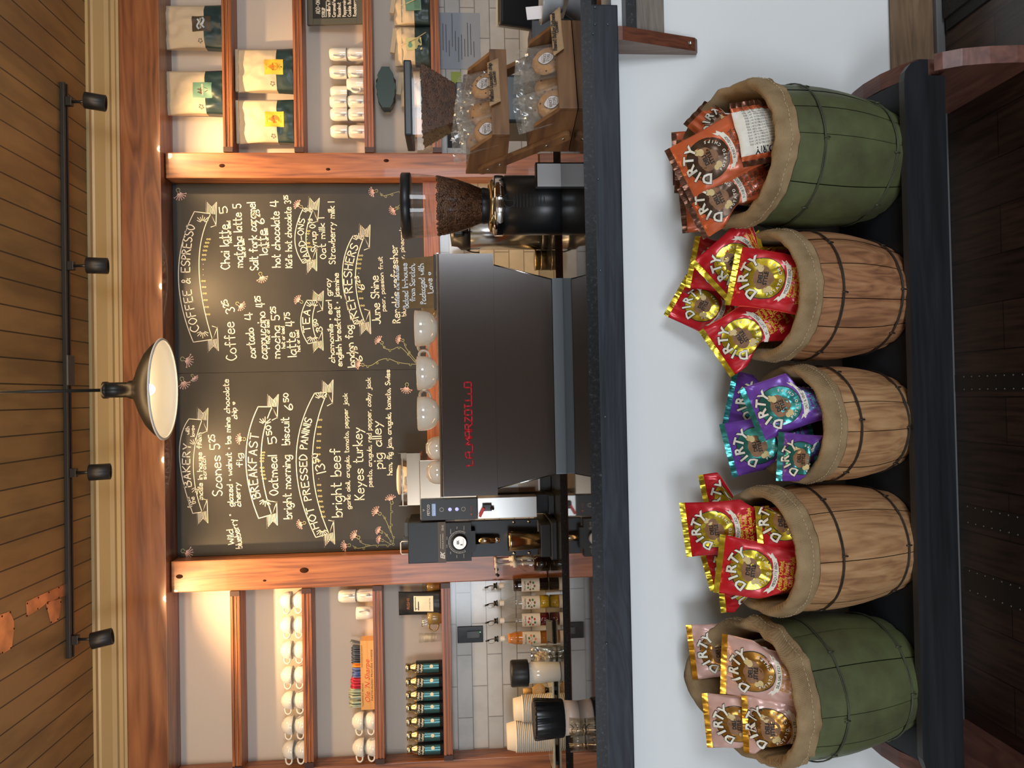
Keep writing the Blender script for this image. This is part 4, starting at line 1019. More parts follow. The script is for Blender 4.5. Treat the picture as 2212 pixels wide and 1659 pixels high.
# coffee grinder (tall, black, with the dial)
GY = 3.98
q = P(1175, 1164, GY); gx = q.x; k_ = GY*1.0/F
t = thing('shop_grinder', 'tall black shop coffee grinder with a round white dial and steel spout', 'coffee grinder', (gx, GY, BZ))
def zz_(x): return P(x, 1164, GY).z-BZ
hw = (P(1000, 1120, GY).x-P(1000, 1208, GY).x)/2
zt, zb = zz_(881), zz_(963)
bm = B(); box(bm, -hw, hw, 0, .30, zb, zt, bev=.004); obj('motor_head', bm, 'black_metal', t)
bm = B(); box(bm, -hw, hw, -.004, .02, zz_(963), zz_(946)); obj('badge_band', bm, 'badge_brown', t); mat('badge_brown', (.09, .06, .03), .4)
bm = B(); fn = lambda cx, cz_: (lambda a, b_: Vector((cx+a, -.0050, cz_+b_)))
put(bm, 'EK', fn(-hw*.62, zz_(960)), 0, wid=.040, size=.030, bold=.05, shear=.3); put(bm, 'MAHLKONIG', fn(.006, zz_(958)), 0, wid=.078, size=.010); put(bm, 'EK43', fn(hw*.72, zz_(959)), 0, wid=.026, size=.016)
ribbon(bm, [(-.036, 0), (.036, 0), ], .0015, fn(.006, zz_(951.5)))
obj('lettering', bm, 'white_ink', t)
bm = B(); box(bm, -hw*.94, hw*.94, -.010, .05, zz_(1018), zb); box(bm, -hw*.52, hw*.52, -.010, .05, zz_(1027), zz_(1018)); fp = obj('face_plate', bm, 'dark_metal', t); mat('dark_metal', (.030, .032, .034), .45, .3)
bm = B(); box(bm, -hw*.9, hw*.9, .06, .09, zz_(1164), zz_(1018), bev=.002); obj('back_plate', bm, 'black_metal', t)
for sx in (-1, 1):
    for zx in (969, 1006):
        bm = B(); lathe(bm, [(0, -.004), (.005, -.003), (.005, 0)], 14, Matrix.Translation((sx*hw*.86, -.010, zz_(zx))) @ Matrix.Rotation(R_(-90), 4, 'X') @ Matrix.Scale(-1, 4, (0, 0, 1))); obj('screw', bm, 'chrome', fp)
bm = B(); Md = Matrix.Translation((0, -.010, zz_(993))) @ Matrix.Rotation(R_(90), 4, 'X'); lathe(bm, [(.039, 0), (.039, .018), (.036, .022), (.033, .022)], 36, Md); dl = obj('dial', bm, 'black_gloss', t)
bm = B(); lathe(bm, [(0, .0215), (.0335, .0215)], 36, Md); obj('dial_face', bm, 'china', dl)
bm = B(); fn = lambda a, b_: Vector((a, -.0320, zz_(993)+b_)); put(bm, 'EK', lambda a, b_: fn(a+.004, b_+.004), 0, wid=.022, size=.016, bold=.04); put(bm, '8', lambda a, b_: fn(a-.01, b_-.014), 0, size=.016, bold=.02); ribbon(bm, [(-.02, -.016), (.02, -.018)], .001, fn); obj('dial_print', bm, 'ink', dl)
bm = B()
for i in range(31):
    a = R_(-30+8*i); c, s = math.cos(a), math.sin(a); ribbon(bm, [(.047*c, .047*s), ((.053 if i % 2 else .056)*c, (.053 if i % 2 else .056)*s)], .0014, lambda u, v: Vector((u, -.0108, zz_(993)+v)))
ribbon(bm, [(.057*math.cos(R_(a)), .057*math.sin(R_(a))) for a in range(-30, 212, 6)], .0014, lambda u, v: Vector((u, -.0108, zz_(993)+v)))
for i, s in enumerate(('TURKISH', 'FINE', 'ESPRESSO', 'POUR', 'FILTER', 'DRIP', 'PRESS', 'COARSE')):
    a = R_(-20+31*i); put(bm, s, lambda u, v, a=a: Vector((.075*math.cos(a)+u, -.0108, zz_(993)+.068*math.sin(a)+v-.002)), 0, size=.006)
obj('dial_scale', bm, 'white_ink', fp)
for sx in (-1, 1):
    for zx in (1112, 1145):
        bm = B(); lathe(bm, [(0, .004), (.005, .004), (.0055, .002), (.009, .002), (.009, 0)], 16, Matrix.Translation((sx*hw*.78, .06, zz_(zx))) @ Matrix.Rotation(R_(90), 4, 'X')); obj('bolt', bm, 'steel', t)
zs = zz_(1027); bm = B(); lathe(bm, [(.018, zs-.10), (.020, zs)], 22, Matrix.Translation((0, .02, 0)), cap0=True, cap1=True); sp_ = obj('spout', bm, 'brushed_gold', t); mat('brushed_gold', (.50, .38, .24), .22, 1)
bm = B(); bmesh.ops.create_uvsphere(bm, u_segments=16, v_segments=10, radius=.017, matrix=Matrix.Translation((0, .02, zs-.112))); [setattr(f, 'smooth', True) for f in bm.faces]; obj('spout_ball', bm, 'steel', sp_)
bm = B(); lathe(bm, [(.0, zz_(1165)), (.043, zz_(1165)), (.052, zz_(1104)), (.054, zz_(1098)), (.050, zz_(1098)), (.040, zz_(1160))], 30, Matrix.Translation((-.006, .0, 0)), rf=lambda a, z: 1+.02*math.sin(9*a)); obj('catch_cup', bm, 'brushed_gold', t)
bm = B(); box(bm, -hw*.95, hw*.95, -.06, .30, 0, .035, bev=.008); box(bm, -hw*.8, hw*.8, -.055, .30, .035, zz_(1166), bev=.004); obj('base', bm, 'black_metal', t)
bm = B(); tube(bm, [(-hw*.70, .1, zt-.005), (-hw*.70, .1, zt+.038), (-hw*.64, .1, zt+.044), (-.015, .1, zt+.044), (-.008, .1, zt+.038), (-.008, .1, zt-.005)], .003, 8); obj('hopper_wire', bm, 'china', t)
bm = B(); box(bm, .02, hw*.9, .08, .24, zt, zt+.022, bev=.003); box(bm, -hw*.3, .01, .14, .2, zt, zt+.034, bev=.003); obj('hopper_base', bm, 'dark_gray', t)
# coffee brewer: steel with black panel, filters on top
FY = 3.98
fx = (P(1000, 1077, FY).x+P(1000, 1122, FY).x)/2; fh = (P(1000, 1077, FY).x-P(1000, 1122, FY).x)/2
zf = lambda x: P(x, 1100, FY).z-BZ
t = thing('batch_brewer', 'narrow steel coffee brewer with a black button panel and a red tap lever', 'coffee brewer', (fx, FY, BZ))
bm = B(); box(bm, -fh, fh, 0, .02, zf(1031), zf(909), bev=.002); fpn = obj('control_panel', bm, 'panel_blue_black', t); mat('panel_blue_black', (.032, .040, .048), .4)
bm = B(); box(bm, -fh, fh+.20, .0205, .35, zf(1031), zf(907), bev=.003); obj('housing', bm, 'warm_steel', t)
bm = B(); box(bm, -fh, fh, .002, .10, zf(1160), zf(1032), bev=.002); obj('lower_panel', bm, 'brushed_steel', t)
bm = B(); box(bm, -fh*.95, fh*.95, .05, .42, 0, .03, bev=.004); box(bm, -fh*.95, fh*.9, .101, .35, .03, zf(1032)-.002); obj('base', bm, 'black_metal', t)
fn = lambda cz_: (lambda a, b_: Vector((a, -.0012, cz_+b_)))
bm = B(); put(bm, 'FETCO', fn(zf(928)), 0, wid=.056, size=.018, bold=.02); ribbon(bm, [(-.004, .008), (0, 0), (.004, .008)], .0022, fn(zf(917)+.0)); 
for i, x in enumerate((955, 984)): ribbon(bm, [(.010*math.cos(a*.42), .010*math.sin(a*.42)) for a in range(16)], .0014, fn(zf((954, 1001)[i])))
obj('lettering', bm, 'white_ink', fpn)
mat('screen_blue', (.1, .16, .3), .3, emit=(.35, .48, .75), es=.5); mat('button_blue', (.2, .2, .5), .3, emit=(.42, .42, .95), es=1.3); mat('warn_red', (.5, .12, .06), .5)
bm = B(); box(bm, -.031, .031, -.002, .001, zf(941), zf(933)); so = obj('display', bm, 'screen_blue', fpn)
bm = B(); put(bm, 'Ready to Brew', lambda a, b_: Vector((a, -.0026, zf(939.5)+b_)), 0, wid=.05, size=.009); obj('display_text', bm, 'white_ink', so)
for x in (972, 987):
    bm = B(); lathe(bm, [(0, .001), (.0092, .001), (.0092, 0)], 20, Matrix.Translation((.0, -.0004, zf(x))) @ Matrix.Rotation(R_(90), 4, 'X')); obj('lit_button', bm, 'button_blue', fpn)
bm = B(); put(bm, 'WARNING!', fn(zf(1019)), 0, wid=.03, size=.010); poly(bm, fn(zf(1019)), [(-.034, 0), (-.022, 0), (-.028, .010)]); obj('warning', bm, 'warn_red', fpn)
bm = B(); box(bm, -.012, .024, -.022, .0015, zf(1062), zf(1042), bev=.004); tube(bm, [(.002, -.020, zf(1060)), (.0, -.028, zf(1066))], .007, 10); tp = obj('tap', bm, 'black_gloss', t)
M = Matrix.Translation((-.003, -.028, zf(1043))) @ Matrix.Rotation(R_(28), 4, 'Y'); bm = B(); box(bm, -.04, .012, -.006, .006, -.008, .006, M=M, bev=.003); obj('lever', bm, 'lever_red', tp); mat('lever_red', (.55, .03, .02), .35)
# steel top box with paper filters
gx2 = P(900, 1035, 4.15).x; gw = (P(900, 978, 4.15).x-P(900, 1092, 4.15).x)/2; zg = lambda x: P(x, 1035, 4.15).z
mat('warm_steel', (.36, .29, .22), .25, 1)
t = thing('filter_rack', 'open steel filter rack standing on the coffee brewer', 'rack', (gx2, 4.15, zf(907)+BZ+.0005))
h0 = zg(861)-(zf(907)+BZ)
bm = B(); box(bm, -gw, gw, 0, .20, 0, .003); box(bm, -gw, gw, .197, .20, .003, h0); box(bm, -gw, -gw+.002, 0, .197, .003, h0); box(bm, gw-.002, gw, 0, .197, .003, h0); obj('tray', bm, 'warm_steel', t)
bm = B(); box(bm, -gw, gw, 0, .003, 0.0035, h0*.62); box(bm, -gw, gw, -.001, .004, h0*.80, h0*.84); obj('front_rail', bm, 'warm_steel', t)
mat('filter_paper', (.66, .55, .42), .85, bump=.3, bscale=30)
o = B(); lathe(o, [(0, .004), (.05, .004), (.074, .108), (.072, .108), (.048, .007), (0, .007)], 40, rf=lambda a, z: 1+.025*math.cos(30*a)); lathe(o, [(.074, .102), (.080, .11), (.0795, .122), (.06, .128), (0, .127)], 40)
o = obj('coffee_filters', o, 'filter_paper'); o.location = (gx2-.01, 4.235, zf(907)+BZ+.004); tag(o, 'stack of fluted paper coffee filters in the steel rack', 'coffee filters')
# airpot behind the two grinders
ax_ = P(1000, 506, 4.15).x; za = lambda x: P(x, 510, 4.15).z-BZ
t = thing('airpot', 'steel airpot with a black pump top behind the front coffee grinder', 'airpot', (ax_, 4.15, BZ))
ra = .085
bm = B(); lathe(bm, [(0, .03), (ra, .03), (ra, za(1015)), (ra*.9, za(1010))], 40); obj('body', bm, 'steel', t)
bm = B(); lathe(bm, [(0, 0), (ra*1.02, 0), (ra*1.02, .03), (0, .03)], 40); lathe(bm, [(ra*.98, za(1017)), (ra*1.03, za(1014)), (ra*1.0, za(996)), (ra*.8, za(988)), (ra*.75, za(975)), (0, za(972))], 36); obj('pump_top', bm, 'black_plastic', t)
bm = B(); box(bm, -.03, .03, -ra-.025, -ra*.6, za(1000), za(980), bev=.008); tube(bm, [(0, -ra-.02, za(992)), (0, -ra-.03, za(1012))], .008, 8); obj('spout', bm, 'black_plastic', t)
bm = B(); tube(bm, smooth([(-ra*.98, 0, za(1005)), (-ra-.012, 0, za(1020)), (-ra-.014, 0, za(1035))], 3), .004, 8); obj('catch', bm, 'black_plastic', t)
# steel crate of jars between brewer and machine, small round tins near airpot
q = P(1150, 590, 4.2); t = thing('tin_stack', 'low stack of dull round tins on the back counter by the airpot', 'tins', (P(1160, 562, 4.2).x, 4.2, BZ))
bm = B(); lathe(bm, [(0, 0), (.055, 0), (.055, .022), (.058, .024), (.058, .030), (0, .030)], 30); obj('tin', bm, 'brass_dull', t)
bm = B(); lathe(bm, [(0, .031), (.055, .031), (.055, .053), (.058, .055), (.058, .061), (0, .061)], 30); obj('tin', bm, 'brass_dull', t); mat('brass_dull', (.30, .24, .14), .3, .9)
# sockets on the tile
p = P(1016, 1372, 4.53); t = thing('socket_timer', 'black wall socket with a small green light above the orange syrup bottle', 'socket', (p.x, WY-.0125, p.z))
bm = B(); box(bm, -.048, .048, -.006, 0, -.075, .075, bev=.003); obj('plate', bm, 'black_gloss', t)
bm = B(); box(bm, -.020, .020, -.012, -.0062, -.055, .02, bev=.002); obj('outlet', bm, 'dark_gray', t)
bm = B(); lathe(bm, [(0, .001), (.003, .001), (.003, 0)], 10, Matrix.Translation((.012, -.0064, -.058)) @ Matrix.Rotation(R_(90), 4, 'X')); obj('light', bm, 'led_green', t); mat('led_green', (.1, .6, .2), .4, emit=(.2, .9, .3), es=1.5)
# white canister with black lid
cx_ = P(1150, 1453, 3.95).x; zc = lambda x: P(x, 1453, 3.95).z-BZ
t = thing('ceramic_canister', 'white ceramic canister with a wide black lid on the back counter', 'canister', (cx_, 3.95, BZ))
hc = zc(1142); bm = B(); lathe(bm, [(0, 0), (.044, 0), (.047, .004), (.052, hc*.6), (.053, hc-.004), (.049, hc)], 36); obj('body', bm, 'china', t)
bm = B(); lathe(bm, [(.050, hc+.0005), (.066, hc+.004), (.067, hc+.010), (.067, zc(1104)-.006), (.062, zc(1103)), (0, zc(1105))], 40); obj('lid', bm, 'black_metal', t)
# bamboo whisk
mat('bamboo', (.55, .34, .12), .5, bump=.2); wx = P(1150, 1492, 4.3).x
t = thing('bamboo_whisk', 'bamboo matcha whisk on a dark holder behind the white canister', 'whisk', (wx, 4.3, BZ))
bm = B(); lathe(bm, [(0, 0), (.030, 0), (.022, .015), (.012, .025), (.018, .04), (0, .04)], 24); obj('holder', bm, 'black_gloss', t)
bm = B()
for i in range(26):
    a = i*2*math.pi/26; c, s = math.cos(a), math.sin(a); tube(bm, smooth([(.012*c, .012*s, .042), (.034*c, .034*s, .06), (.030*c, .030*s, .085), (.014*c, .014*s, .115)], 3), .0016, 5)
tn = obj('tines', bm, 'bamboo', t)
bm = B(); lathe(bm, [(0, .112), (.0145, .112), (.0145, .165), (0, .165)], 18); obj('grip', bm, 'bamboo', t)
bm = B(); tube(bm, [(.0155*math.cos(a*.7), .0155*math.sin(a*.7), .117) for a in range(9)], .0012, 5, closed=True); obj('thread', bm, 'ink', t)
# silver pouch
mat('foil', (.55, .56, .50), .22, .8, bump=.5, bscale=16)
t = thing('foil_pouch', 'crumpled pale foil pouch with a paper label next to the white canister', 'pouch', (P(1150, 1416, 4.1).x, 4.1, BZ), (0, R_(2), 0))
bm = B(); fr = pillow(bm, .095, .135, .06, seed=21, top=.3, crump=.012); obj('pouch', bm, 'foil', t)
bm = B(); lab(bm, fr, -.3, .25, .42, .78, .001); lo = obj('label', bm, 'kraft', t)
bm = B(); script_fn = onbag(fr, .095, .135, -.02, .6, .002); put(bm, 'Yuzu', script_fn, 0, wid=.03, size=.012, shear=.3); obj('print', bm, 'ink', lo)
# stacks of paper bowls: each bowl is its own object
mat('bowl_cream', (.74, .68, .58), .55); mat('bowl_brown', (.62, .50, .36), .6)
def bowls(y, Y, r, n, pitch, who, h=.052):
    x = P(1150, y, Y).x; b0 = None
    for i in range(n):
        lb = '%s of the %s stack of cream paper bowls' % ('topmost bowl' if i == n-1 else 'cream bowl number %d from the counter' % (i+1), who)
        if b0 is None:
            bm = B(); lathe(bm, [(r-.004, 0), (r+.001, -.0004), (r+.0025, .0015), (r+.0015, .0042), (r-.0035, .0048), (r-.006, .008), (r*.80, h), (0, h), (0, h-.001), (r*.79, h-.001), (r-.008, .006)], 36); b0 = o = obj('paper_bowl', bm, 'bowl_cream')
        else: o = b0.copy(); COL.objects.link(o)
        o.location = (x+random.uniform(-.0008, .0008), Y, BZ+.0225+i*pitch); tag(o, lb, 'bowl', 'paper bowls in the %s stack' % who)
t = thing('glass_tray', 'pale glass tray under the stacked paper bowls on the back counter', 'tray', (P(1185, 1560, 4.2).x, 4.2, BZ))
bm = B(); box(bm, -.26, .26, -.07, .16, .010, .021, bev=.003); obj('plate', bm, 'tray_glass', t); mat('tray_glass', (.42, .44, .36), .12, coat=.4)
bm = B()
for s in (-1, 1): box(bm, s*.2-.01, s*.2+.01, -.05, .14, 0, .0095)
obj('feet', bm, 'black_metal', t)
bowls(1588, 4.24, .083, 19, .0105, 'taller left')
bowls(1530, 4.24, .070, 16, .0100, 'shorter right')
t = thing('steel_drawer_unit', 'small steel unit with black knobs between the brewer and the espresso machine', 'drawer unit', (P(1110, 1040, 4.2).x, 4.15, BZ))
hh = P(1075, 1040, 4.15).z-BZ
bm = B(); box(bm, -.055, .075, 0, .2, .06, hh, bev=.003); obj('cabinet', bm, 'brushed_steel', t)
bm = B(); box(bm, -.05, .07, -.004, -.0005, .072, hh*.62, bev=.001); dw = obj('drawer', bm, 'warm_steel', t)
bm = B(); box(bm, .02, .05, -.018, -.0045, .085, .10, bev=.003); obj('knob', bm, 'black_plastic', dw)
bm = B(); box(bm, -.05, .07, .01, .19, 0, .0595, bev=.003); obj('base', bm, 'black_plastic', t)
t = thing('order_pad', 'black angled tray on the back counter in front of the red syrup bottle', 'tray', (P(1190, 1364, 4.2).x, 4.2, BZ), (0, 0, R_(12)))
bm = B(); prism(bm, [(-.05, 0), (.07, 0), (.07, .030), (-.05, .008)], -.06, .06, 'X'); obj('wedge', bm, 'black_gloss', t)
bm = B(); prism(bm, [(-.04, .0105), (.065, .0300), (.065, .0315), (-.04, .012)], -.053, .053, 'X'); obj('top_plate', bm, 'dark_gray', t)
# ================================================================ ON THE BAR LEDGE AND WORK COUNTER
WZ = .97
# front grinder
G1Y = 2.60; g1 = P(1000, 445, G1Y).x; z1 = lambda x: P(x, 445, G1Y).z-WZ
t = thing('hopper_grinder', 'black coffee grinder with a clear hopper of beans right of the espresso machine', 'coffee grinder', (g1, G1Y, WZ))
r1 = (P(880, 375, G1Y).x-P(880, 515, G1Y).x)/2
bm = B(); lathe(bm, [(0, z1(868)), (r1-.004, z1(868)), (r1, z1(870)), (r1, z1(888)), (r1*.97, z1(889)), (0, z1(889))], 48); obj('hopper_lid', bm, 'black_plastic', t)
rb = r1*.53
hp = [(r1*.97, z1(888.5)), (r1*.97, z1(895)), (r1*.93, z1(930)), (r1*.84, z1(975)), (r1*.68, z1(1015)), (rb, z1(1040))]
bm = B(); lathe(bm, hp, 48); ho = obj('hopper', bm, 'hopper_plastic', t); film('hopper_plastic', (.92, .88, .84), .05, .04)
def beans(name, prof, parent, loc, n, sq=False):
    """a solid core of beans with single beans standing on its skin"""
    m_ = 'bean'
    bm = B(); lathe(bm, [(0, prof[0][1])]+prof+[(0, prof[-1][1])], 40); co_ = obj(name, bm, m_, parent); 
    b0 = B(); bmesh.ops.create_icosphere(b0, subdivisions=1, radius=1)
    vv = [v.co.copy() for v in b0.verts]; ff = [[v.index for v in f.verts] for f in b0.faces]; b0.free()
    V = []; Fc = []; L_ = 0
    segs = []
    for a, b_ in zip(prof, prof[1:]):
        d = math.hypot(a[0]-b_[0], a[1]-b_[1])*(a[0]+b_[0]); L_ += d; segs.append((L_, a, b_))
    for i in range(n):
        q = random.random()*L_; 
        for S_, a, b_ in segs:
            if q <= S_: break
        u = random.random(); r = a[0]+(b_[0]-a[0])*u; z = a[1]+(b_[1]-a[1])*u; an = random.uniform(math.pi*1.0, math.pi*2.0) if random.random() < .85 else random.uniform(0, math.pi)
        c = Vector((r*math.cos(an), r*math.sin(an), z)); Q = Matrix.Rotation(an-math.pi/2, 3, 'Z') @ Matrix.Rotation(random.uniform(0, 6.3), 3, 'Y')
        k = len(V)
        for v in vv: V.append(c+Q @ Vector((v.x*.0068, v.y*.0026, v.z*.0048)))
        for f in ff: Fc.append([k+j for j in f])
    me = bpy.data.meshes.new('coffee_beans'); me.from_pydata(V, [], Fc); me.materials.append(getm(m_)); me.polygons.foreach_set('use_smooth', [True]*len(Fc))
    o = bpy.data.objects.new('coffee_beans', me); COL.objects.link(o); return o, co_
mat('bean', (.10, .045, .022), .35, var=.5, vscale=60)
pf = [(r1*.935*k, z1(x)) for k, x in ((.96, 946), (.90, 965), (.84, 985), (.70, 1013), (.54, 1040))]
o, cb_ = beans('bean_core', pf, None, None, 2300); bpy.data.objects.remove(cb_)
o.location = (g1, G1Y, WZ); tag(o, 'dark roasted coffee beans in the front hopper', 'coffee beans', kind='stuff')
bm = B(); lathe(bm, [(0, pf[0][1]-.004), (pf[0][0]-.003, pf[0][1]-.004)]+[(a-.0035, b_) for a, b_ in pf[1:]]+[(0, pf[-1][1])], 40)
me2 = obj('bean_fill', bm, 'bean'); me2.location = (g1, G1Y, WZ); me2.parent = o; me2.location = (0, 0, 0)
bm = B(); lathe(bm, [(rb*1.02, z1(1040)), (rb*1.05, z1(1044)), (rb*1.0, z1(1056)), (rb*1.2, z1(1060))], 40); obj('neck', bm, 'black_plastic', t)
bm = B(); lathe(bm, [(rb*1.1, z1(1058)), (rb*1.5, z1(1062)), (r1*.90, z1(1066)), (r1*.93, z1(1069)), (r1*.93, z1(1084)), (r1*.90, z1(1087)), (r1*.86, z1(1087))], 48); co2 = obj('collar', bm, 'chrome', t)
bm = B(); lathe(bm, [(rb*1.25, z1(1055)), (rb*1.45, z1(1058)), (rb*1.55, z1(1063)), (rb*1.3, z1(1064))], 30, rf=lambda a, z: 1+.03*math.sin(7*a)); obj('adjustment_ring', bm, 'brass', co2)
bm = B(); tube(bm, [(-.03, -.06, z1(1062)), (-.06, -.075, z1(1060)), (-.075, -.07, z1(1056))], .0035, 8); obj('adjust_lever', bm, 'brass', co2)
rB = r1*.90
bm = B(); lathe(bm, [(0, 0), (rB, 0), (rB, z1(1088)), (0, z1(1088))], 56); bd = obj('body', bm, 'black_satin', t); mat('black_satin', (.014, .0145, .016), .33)
wr = rB+.0026
cyl = lambda u, v: Vector((wr*math.sin((u)/wr), -wr*math.cos(u/wr), v))
vx = P(1130, 433, G1Y-rB).x-g1; z1f = lambda x: P(x, 440, G1Y-rB).z-WZ
bm = B()
for i in range(10):
    x = 1110+i*7.3; hw_ = .022*math.sqrt(max(0, 1-((x-1116)/66)**2)) if x > 1116 else .021
    ribbon(bm, [(vx-hw_+hw_*2*j/6, z1f(x)) for j in range(7)], .0032, cyl)
ribbon(bm, [(vx+.022*math.cos(a*.35), z1f(1100)+.020*math.sin(a*.35)) for a in range(19)], .0028, cyl)
ribbon(bm, [(vx, z1f(1113)), (vx, z1f(1090))], .0022, cyl)
obj('vent_plate', bm, 'vent_black', bd); mat('vent_black', (.004, .004, .004), .6)
bm = B(); lathe(bm, [(rB+.0005, .002), (rB+.0018, .002), (rB+.0018, z1(1090)), (rB+.0005, z1(1090))], 20, Matrix.Rotation(R_(255), 4, 'Z'), ang=R_(100)); obj('cover_panel', bm, 'black_satin', t)
# second grinder, behind the cookies
G2Y = 2.78; g2 = P(1000, 232, G2Y).x; z2 = lambda x: P(x, 232, G2Y).z-WZ
t = thing('square_hopper_grinder', 'black coffee grinder with a wide square hopper of beans behind the cookie boxes', 'coffee grinder', (g2, G2Y, WZ))
w2 = (P(885, 148, G2Y).x-P(885, 306, G2Y).x)/2; w3 = w2*.5
bm = B(); box(bm, -w2, w2, -.09, .09, z2(893), z2(876), bev=.006); obj('hopper_lid', bm, 'black_plastic', t)
def frust(bm, a0, a1, d0, d1, z0, z1_):
    v0 = [bm.verts.new((sx*a0, sy*d0, z0)) for sx, sy in ((-1, -1), (1, -1), (1, 1), (-1, 1))]; v1 = [bm.verts.new((sx*a1, sy*d1, z1_)) for sx, sy in ((-1, -1), (1, -1), (1, 1), (-1, 1))]
    for i in range(4): j = (i+1) % 4; bm.faces.new((v0[i], v0[j], v1[j], v1[i]))
    return v0, v1
bm = B(); frust(bm, w2*.97, w2*.97, .086, .086, z2(893), z2(912)); frust(bm, w2*.97, w3, .086, .05, z2(912), z2(985)); obj('hopper', bm, 'hopper_plastic', t)
bm = B(); v0, v1 = frust(bm, w2*.95*.97, w3*.97, .082, .047, z2(914), z2(985)); bm.faces.new(v0); bm.faces.new(v1); 
cb2 = obj('bean_core', bm, 'bean'); 
V = []; Fc = []; b0 = B(); bmesh.ops.create_icosphere(b0, subdivisions=1, radius=1); vv = [v.co.copy() for v in b0.verts]; ff = [[v.index for v in f.verts] for f in b0.faces]; b0.free()
for i in range(1500):
    v = random.random(); ww = w2*.92*(1-v)+w3*.95*v; yy = .082*(1-v)+.047*v; q = Vector((random.uniform(-ww, ww), -yy, z2(914)*(1-v)+z2(985)*v)); Q = Matrix.Rotation(random.uniform(0, 6.3), 3, 'Y')
    if i % 9 == 0: q = Vector((random.choice((-1, 1))*ww*.985, random.uniform(-yy, yy), q.z))
    k = len(V); V += [q+Q @ Vector((u.x*.0068, u.y*.0026, u.z*.0048)) for u in vv]; Fc += [[k+j for j in f] for f in ff]
me = bpy.data.meshes.new('coffee_beans'); me.from_pydata(V, [], Fc); me.materials.append(getm('bean')); o = bpy.data.objects.new('coffee_beans', me); COL.objects.link(o)
o.location = (g2, G2Y, WZ); cb2.name = 'bean_fill'; cb2.parent = o; tag(o, 'dark roasted coffee beans in the square hopper', 'coffee beans', kind='stuff')
bm = B(); box(bm, -w3*1.05, w3*1.05, -.055, .055, z2(1000), z2(985), bev=.004); box(bm, -.085, .085, -.09, .12, .0, z2(1000)-.001, bev=.01); obj('body', bm, 'black_satin', t)
# steel drawer box between grinder and cookie rack
q = P(1186, 378, 2.474); t = thing('knock_box', 'black box with a brushed steel front plate in front of the front grinder', 'box', (q.x, 2.474, WZ))
hx = (P(1186, 350, 2.474).x-P(1186, 407, 2.474).x)/2; ht = P(1157, 378, 2.474).z-WZ
bm = B(); box(bm, -hx, hx, .004, .035, 0, ht, bev=.003); obj('box', bm, 'black_metal', t)
bm = B(); box(bm, -hx+.006, hx-.006, 0, .0038, .004, ht-.006); obj('front_plate', bm, 'satin_plate', t); mat('satin_plate', (.70, .70, .71), .5)
# espresso machine
MY = 2.50
mat('machine_steel', (.36, .34, .335), .13, 1); mat('machine_red', (.50, .012, .02), .3, coat=.4); mat('machine_gray', (.105, .118, .128), .4, .1)
XL_, XR_ = P(1000, 1072, MY).x, P(1000, 548, MY).x; mc = (XL_+XR_)/2; mh = (XR_-XL_)/2
zm = lambda x: P(x, 810, MY).z-WZ
t = thing('espresso_machine', 'wide polished steel espresso machine seen from behind with red lettering', 'espresso machine', (mc, MY, WZ))
zt = zm(953)
bm = B(); box(bm, -mh, mh, 0, .012, zm(1070), zt-.0005); pn = obj('back_panel', bm, 'machine_steel', t)
bm = B(); box(bm, -mh, mh, .0125, .50, zm(1070), zt-.012); obj('upper_body', bm, 'machine_steel', t)
bm = B(); box(bm, -mh-.003, mh+.003, -.004, .52, zt, zt+.010, bev=.003); rl = obj('cup_tray', bm, 'chrome', t)
bm = B(); a0 = XR_-P(1075, 571, MY).x; a1 = XR_-P(1195, 602, MY).x; b0_ = P(1075, 1056, MY).x-XL_; b1_ = P(1195, 1025, MY).x-XL_
prism(bm, [(-mh+b0_, zm(1070.5)), (mh-a0, zm(1070.5)), (mh-a1, zm(1196)), (-mh+b1_, zm(1196))], .010, .022, 'Y'); obj('lower_panel', bm, 'machine_steel', t)
bm = B()
for s, p0, p1 in ((1, mh-a0, mh-a1), (-1, -mh+b0_, -mh+b1_)): tube(bm, [(p0, .010, zm(1071)), (p1, .010, zm(1196))], .0022, 6)
obj('panel_trim', bm, 'chrome', t)
bm = B(); prism(bm, [(-mh+b0_+.01, zm(1071)), (mh-a0-.01, zm(1071)), (mh-a1-.01, .05), (-mh+b1_+.01, .05)], .0225, .48, 'Y'); obj('frame', bm, 'black_metal', t)
bm = B(); box(bm, -mh+b1_, mh-a1+.003, .004, .03, zm(1217)-.03, zm(1197), bev=.004); obj('foot_band', bm, 'machine_gray', t)
for sx in (-1, 1):
    for y in (.07, .42): bm = B(); lathe(bm, [(0, 0), (.028, 0), (.024, .01), (.02, .052), (0, .052)], 20, Matrix.Translation((sx*(mh-.13), y, 0))); obj('foot', bm, 'steel', t)
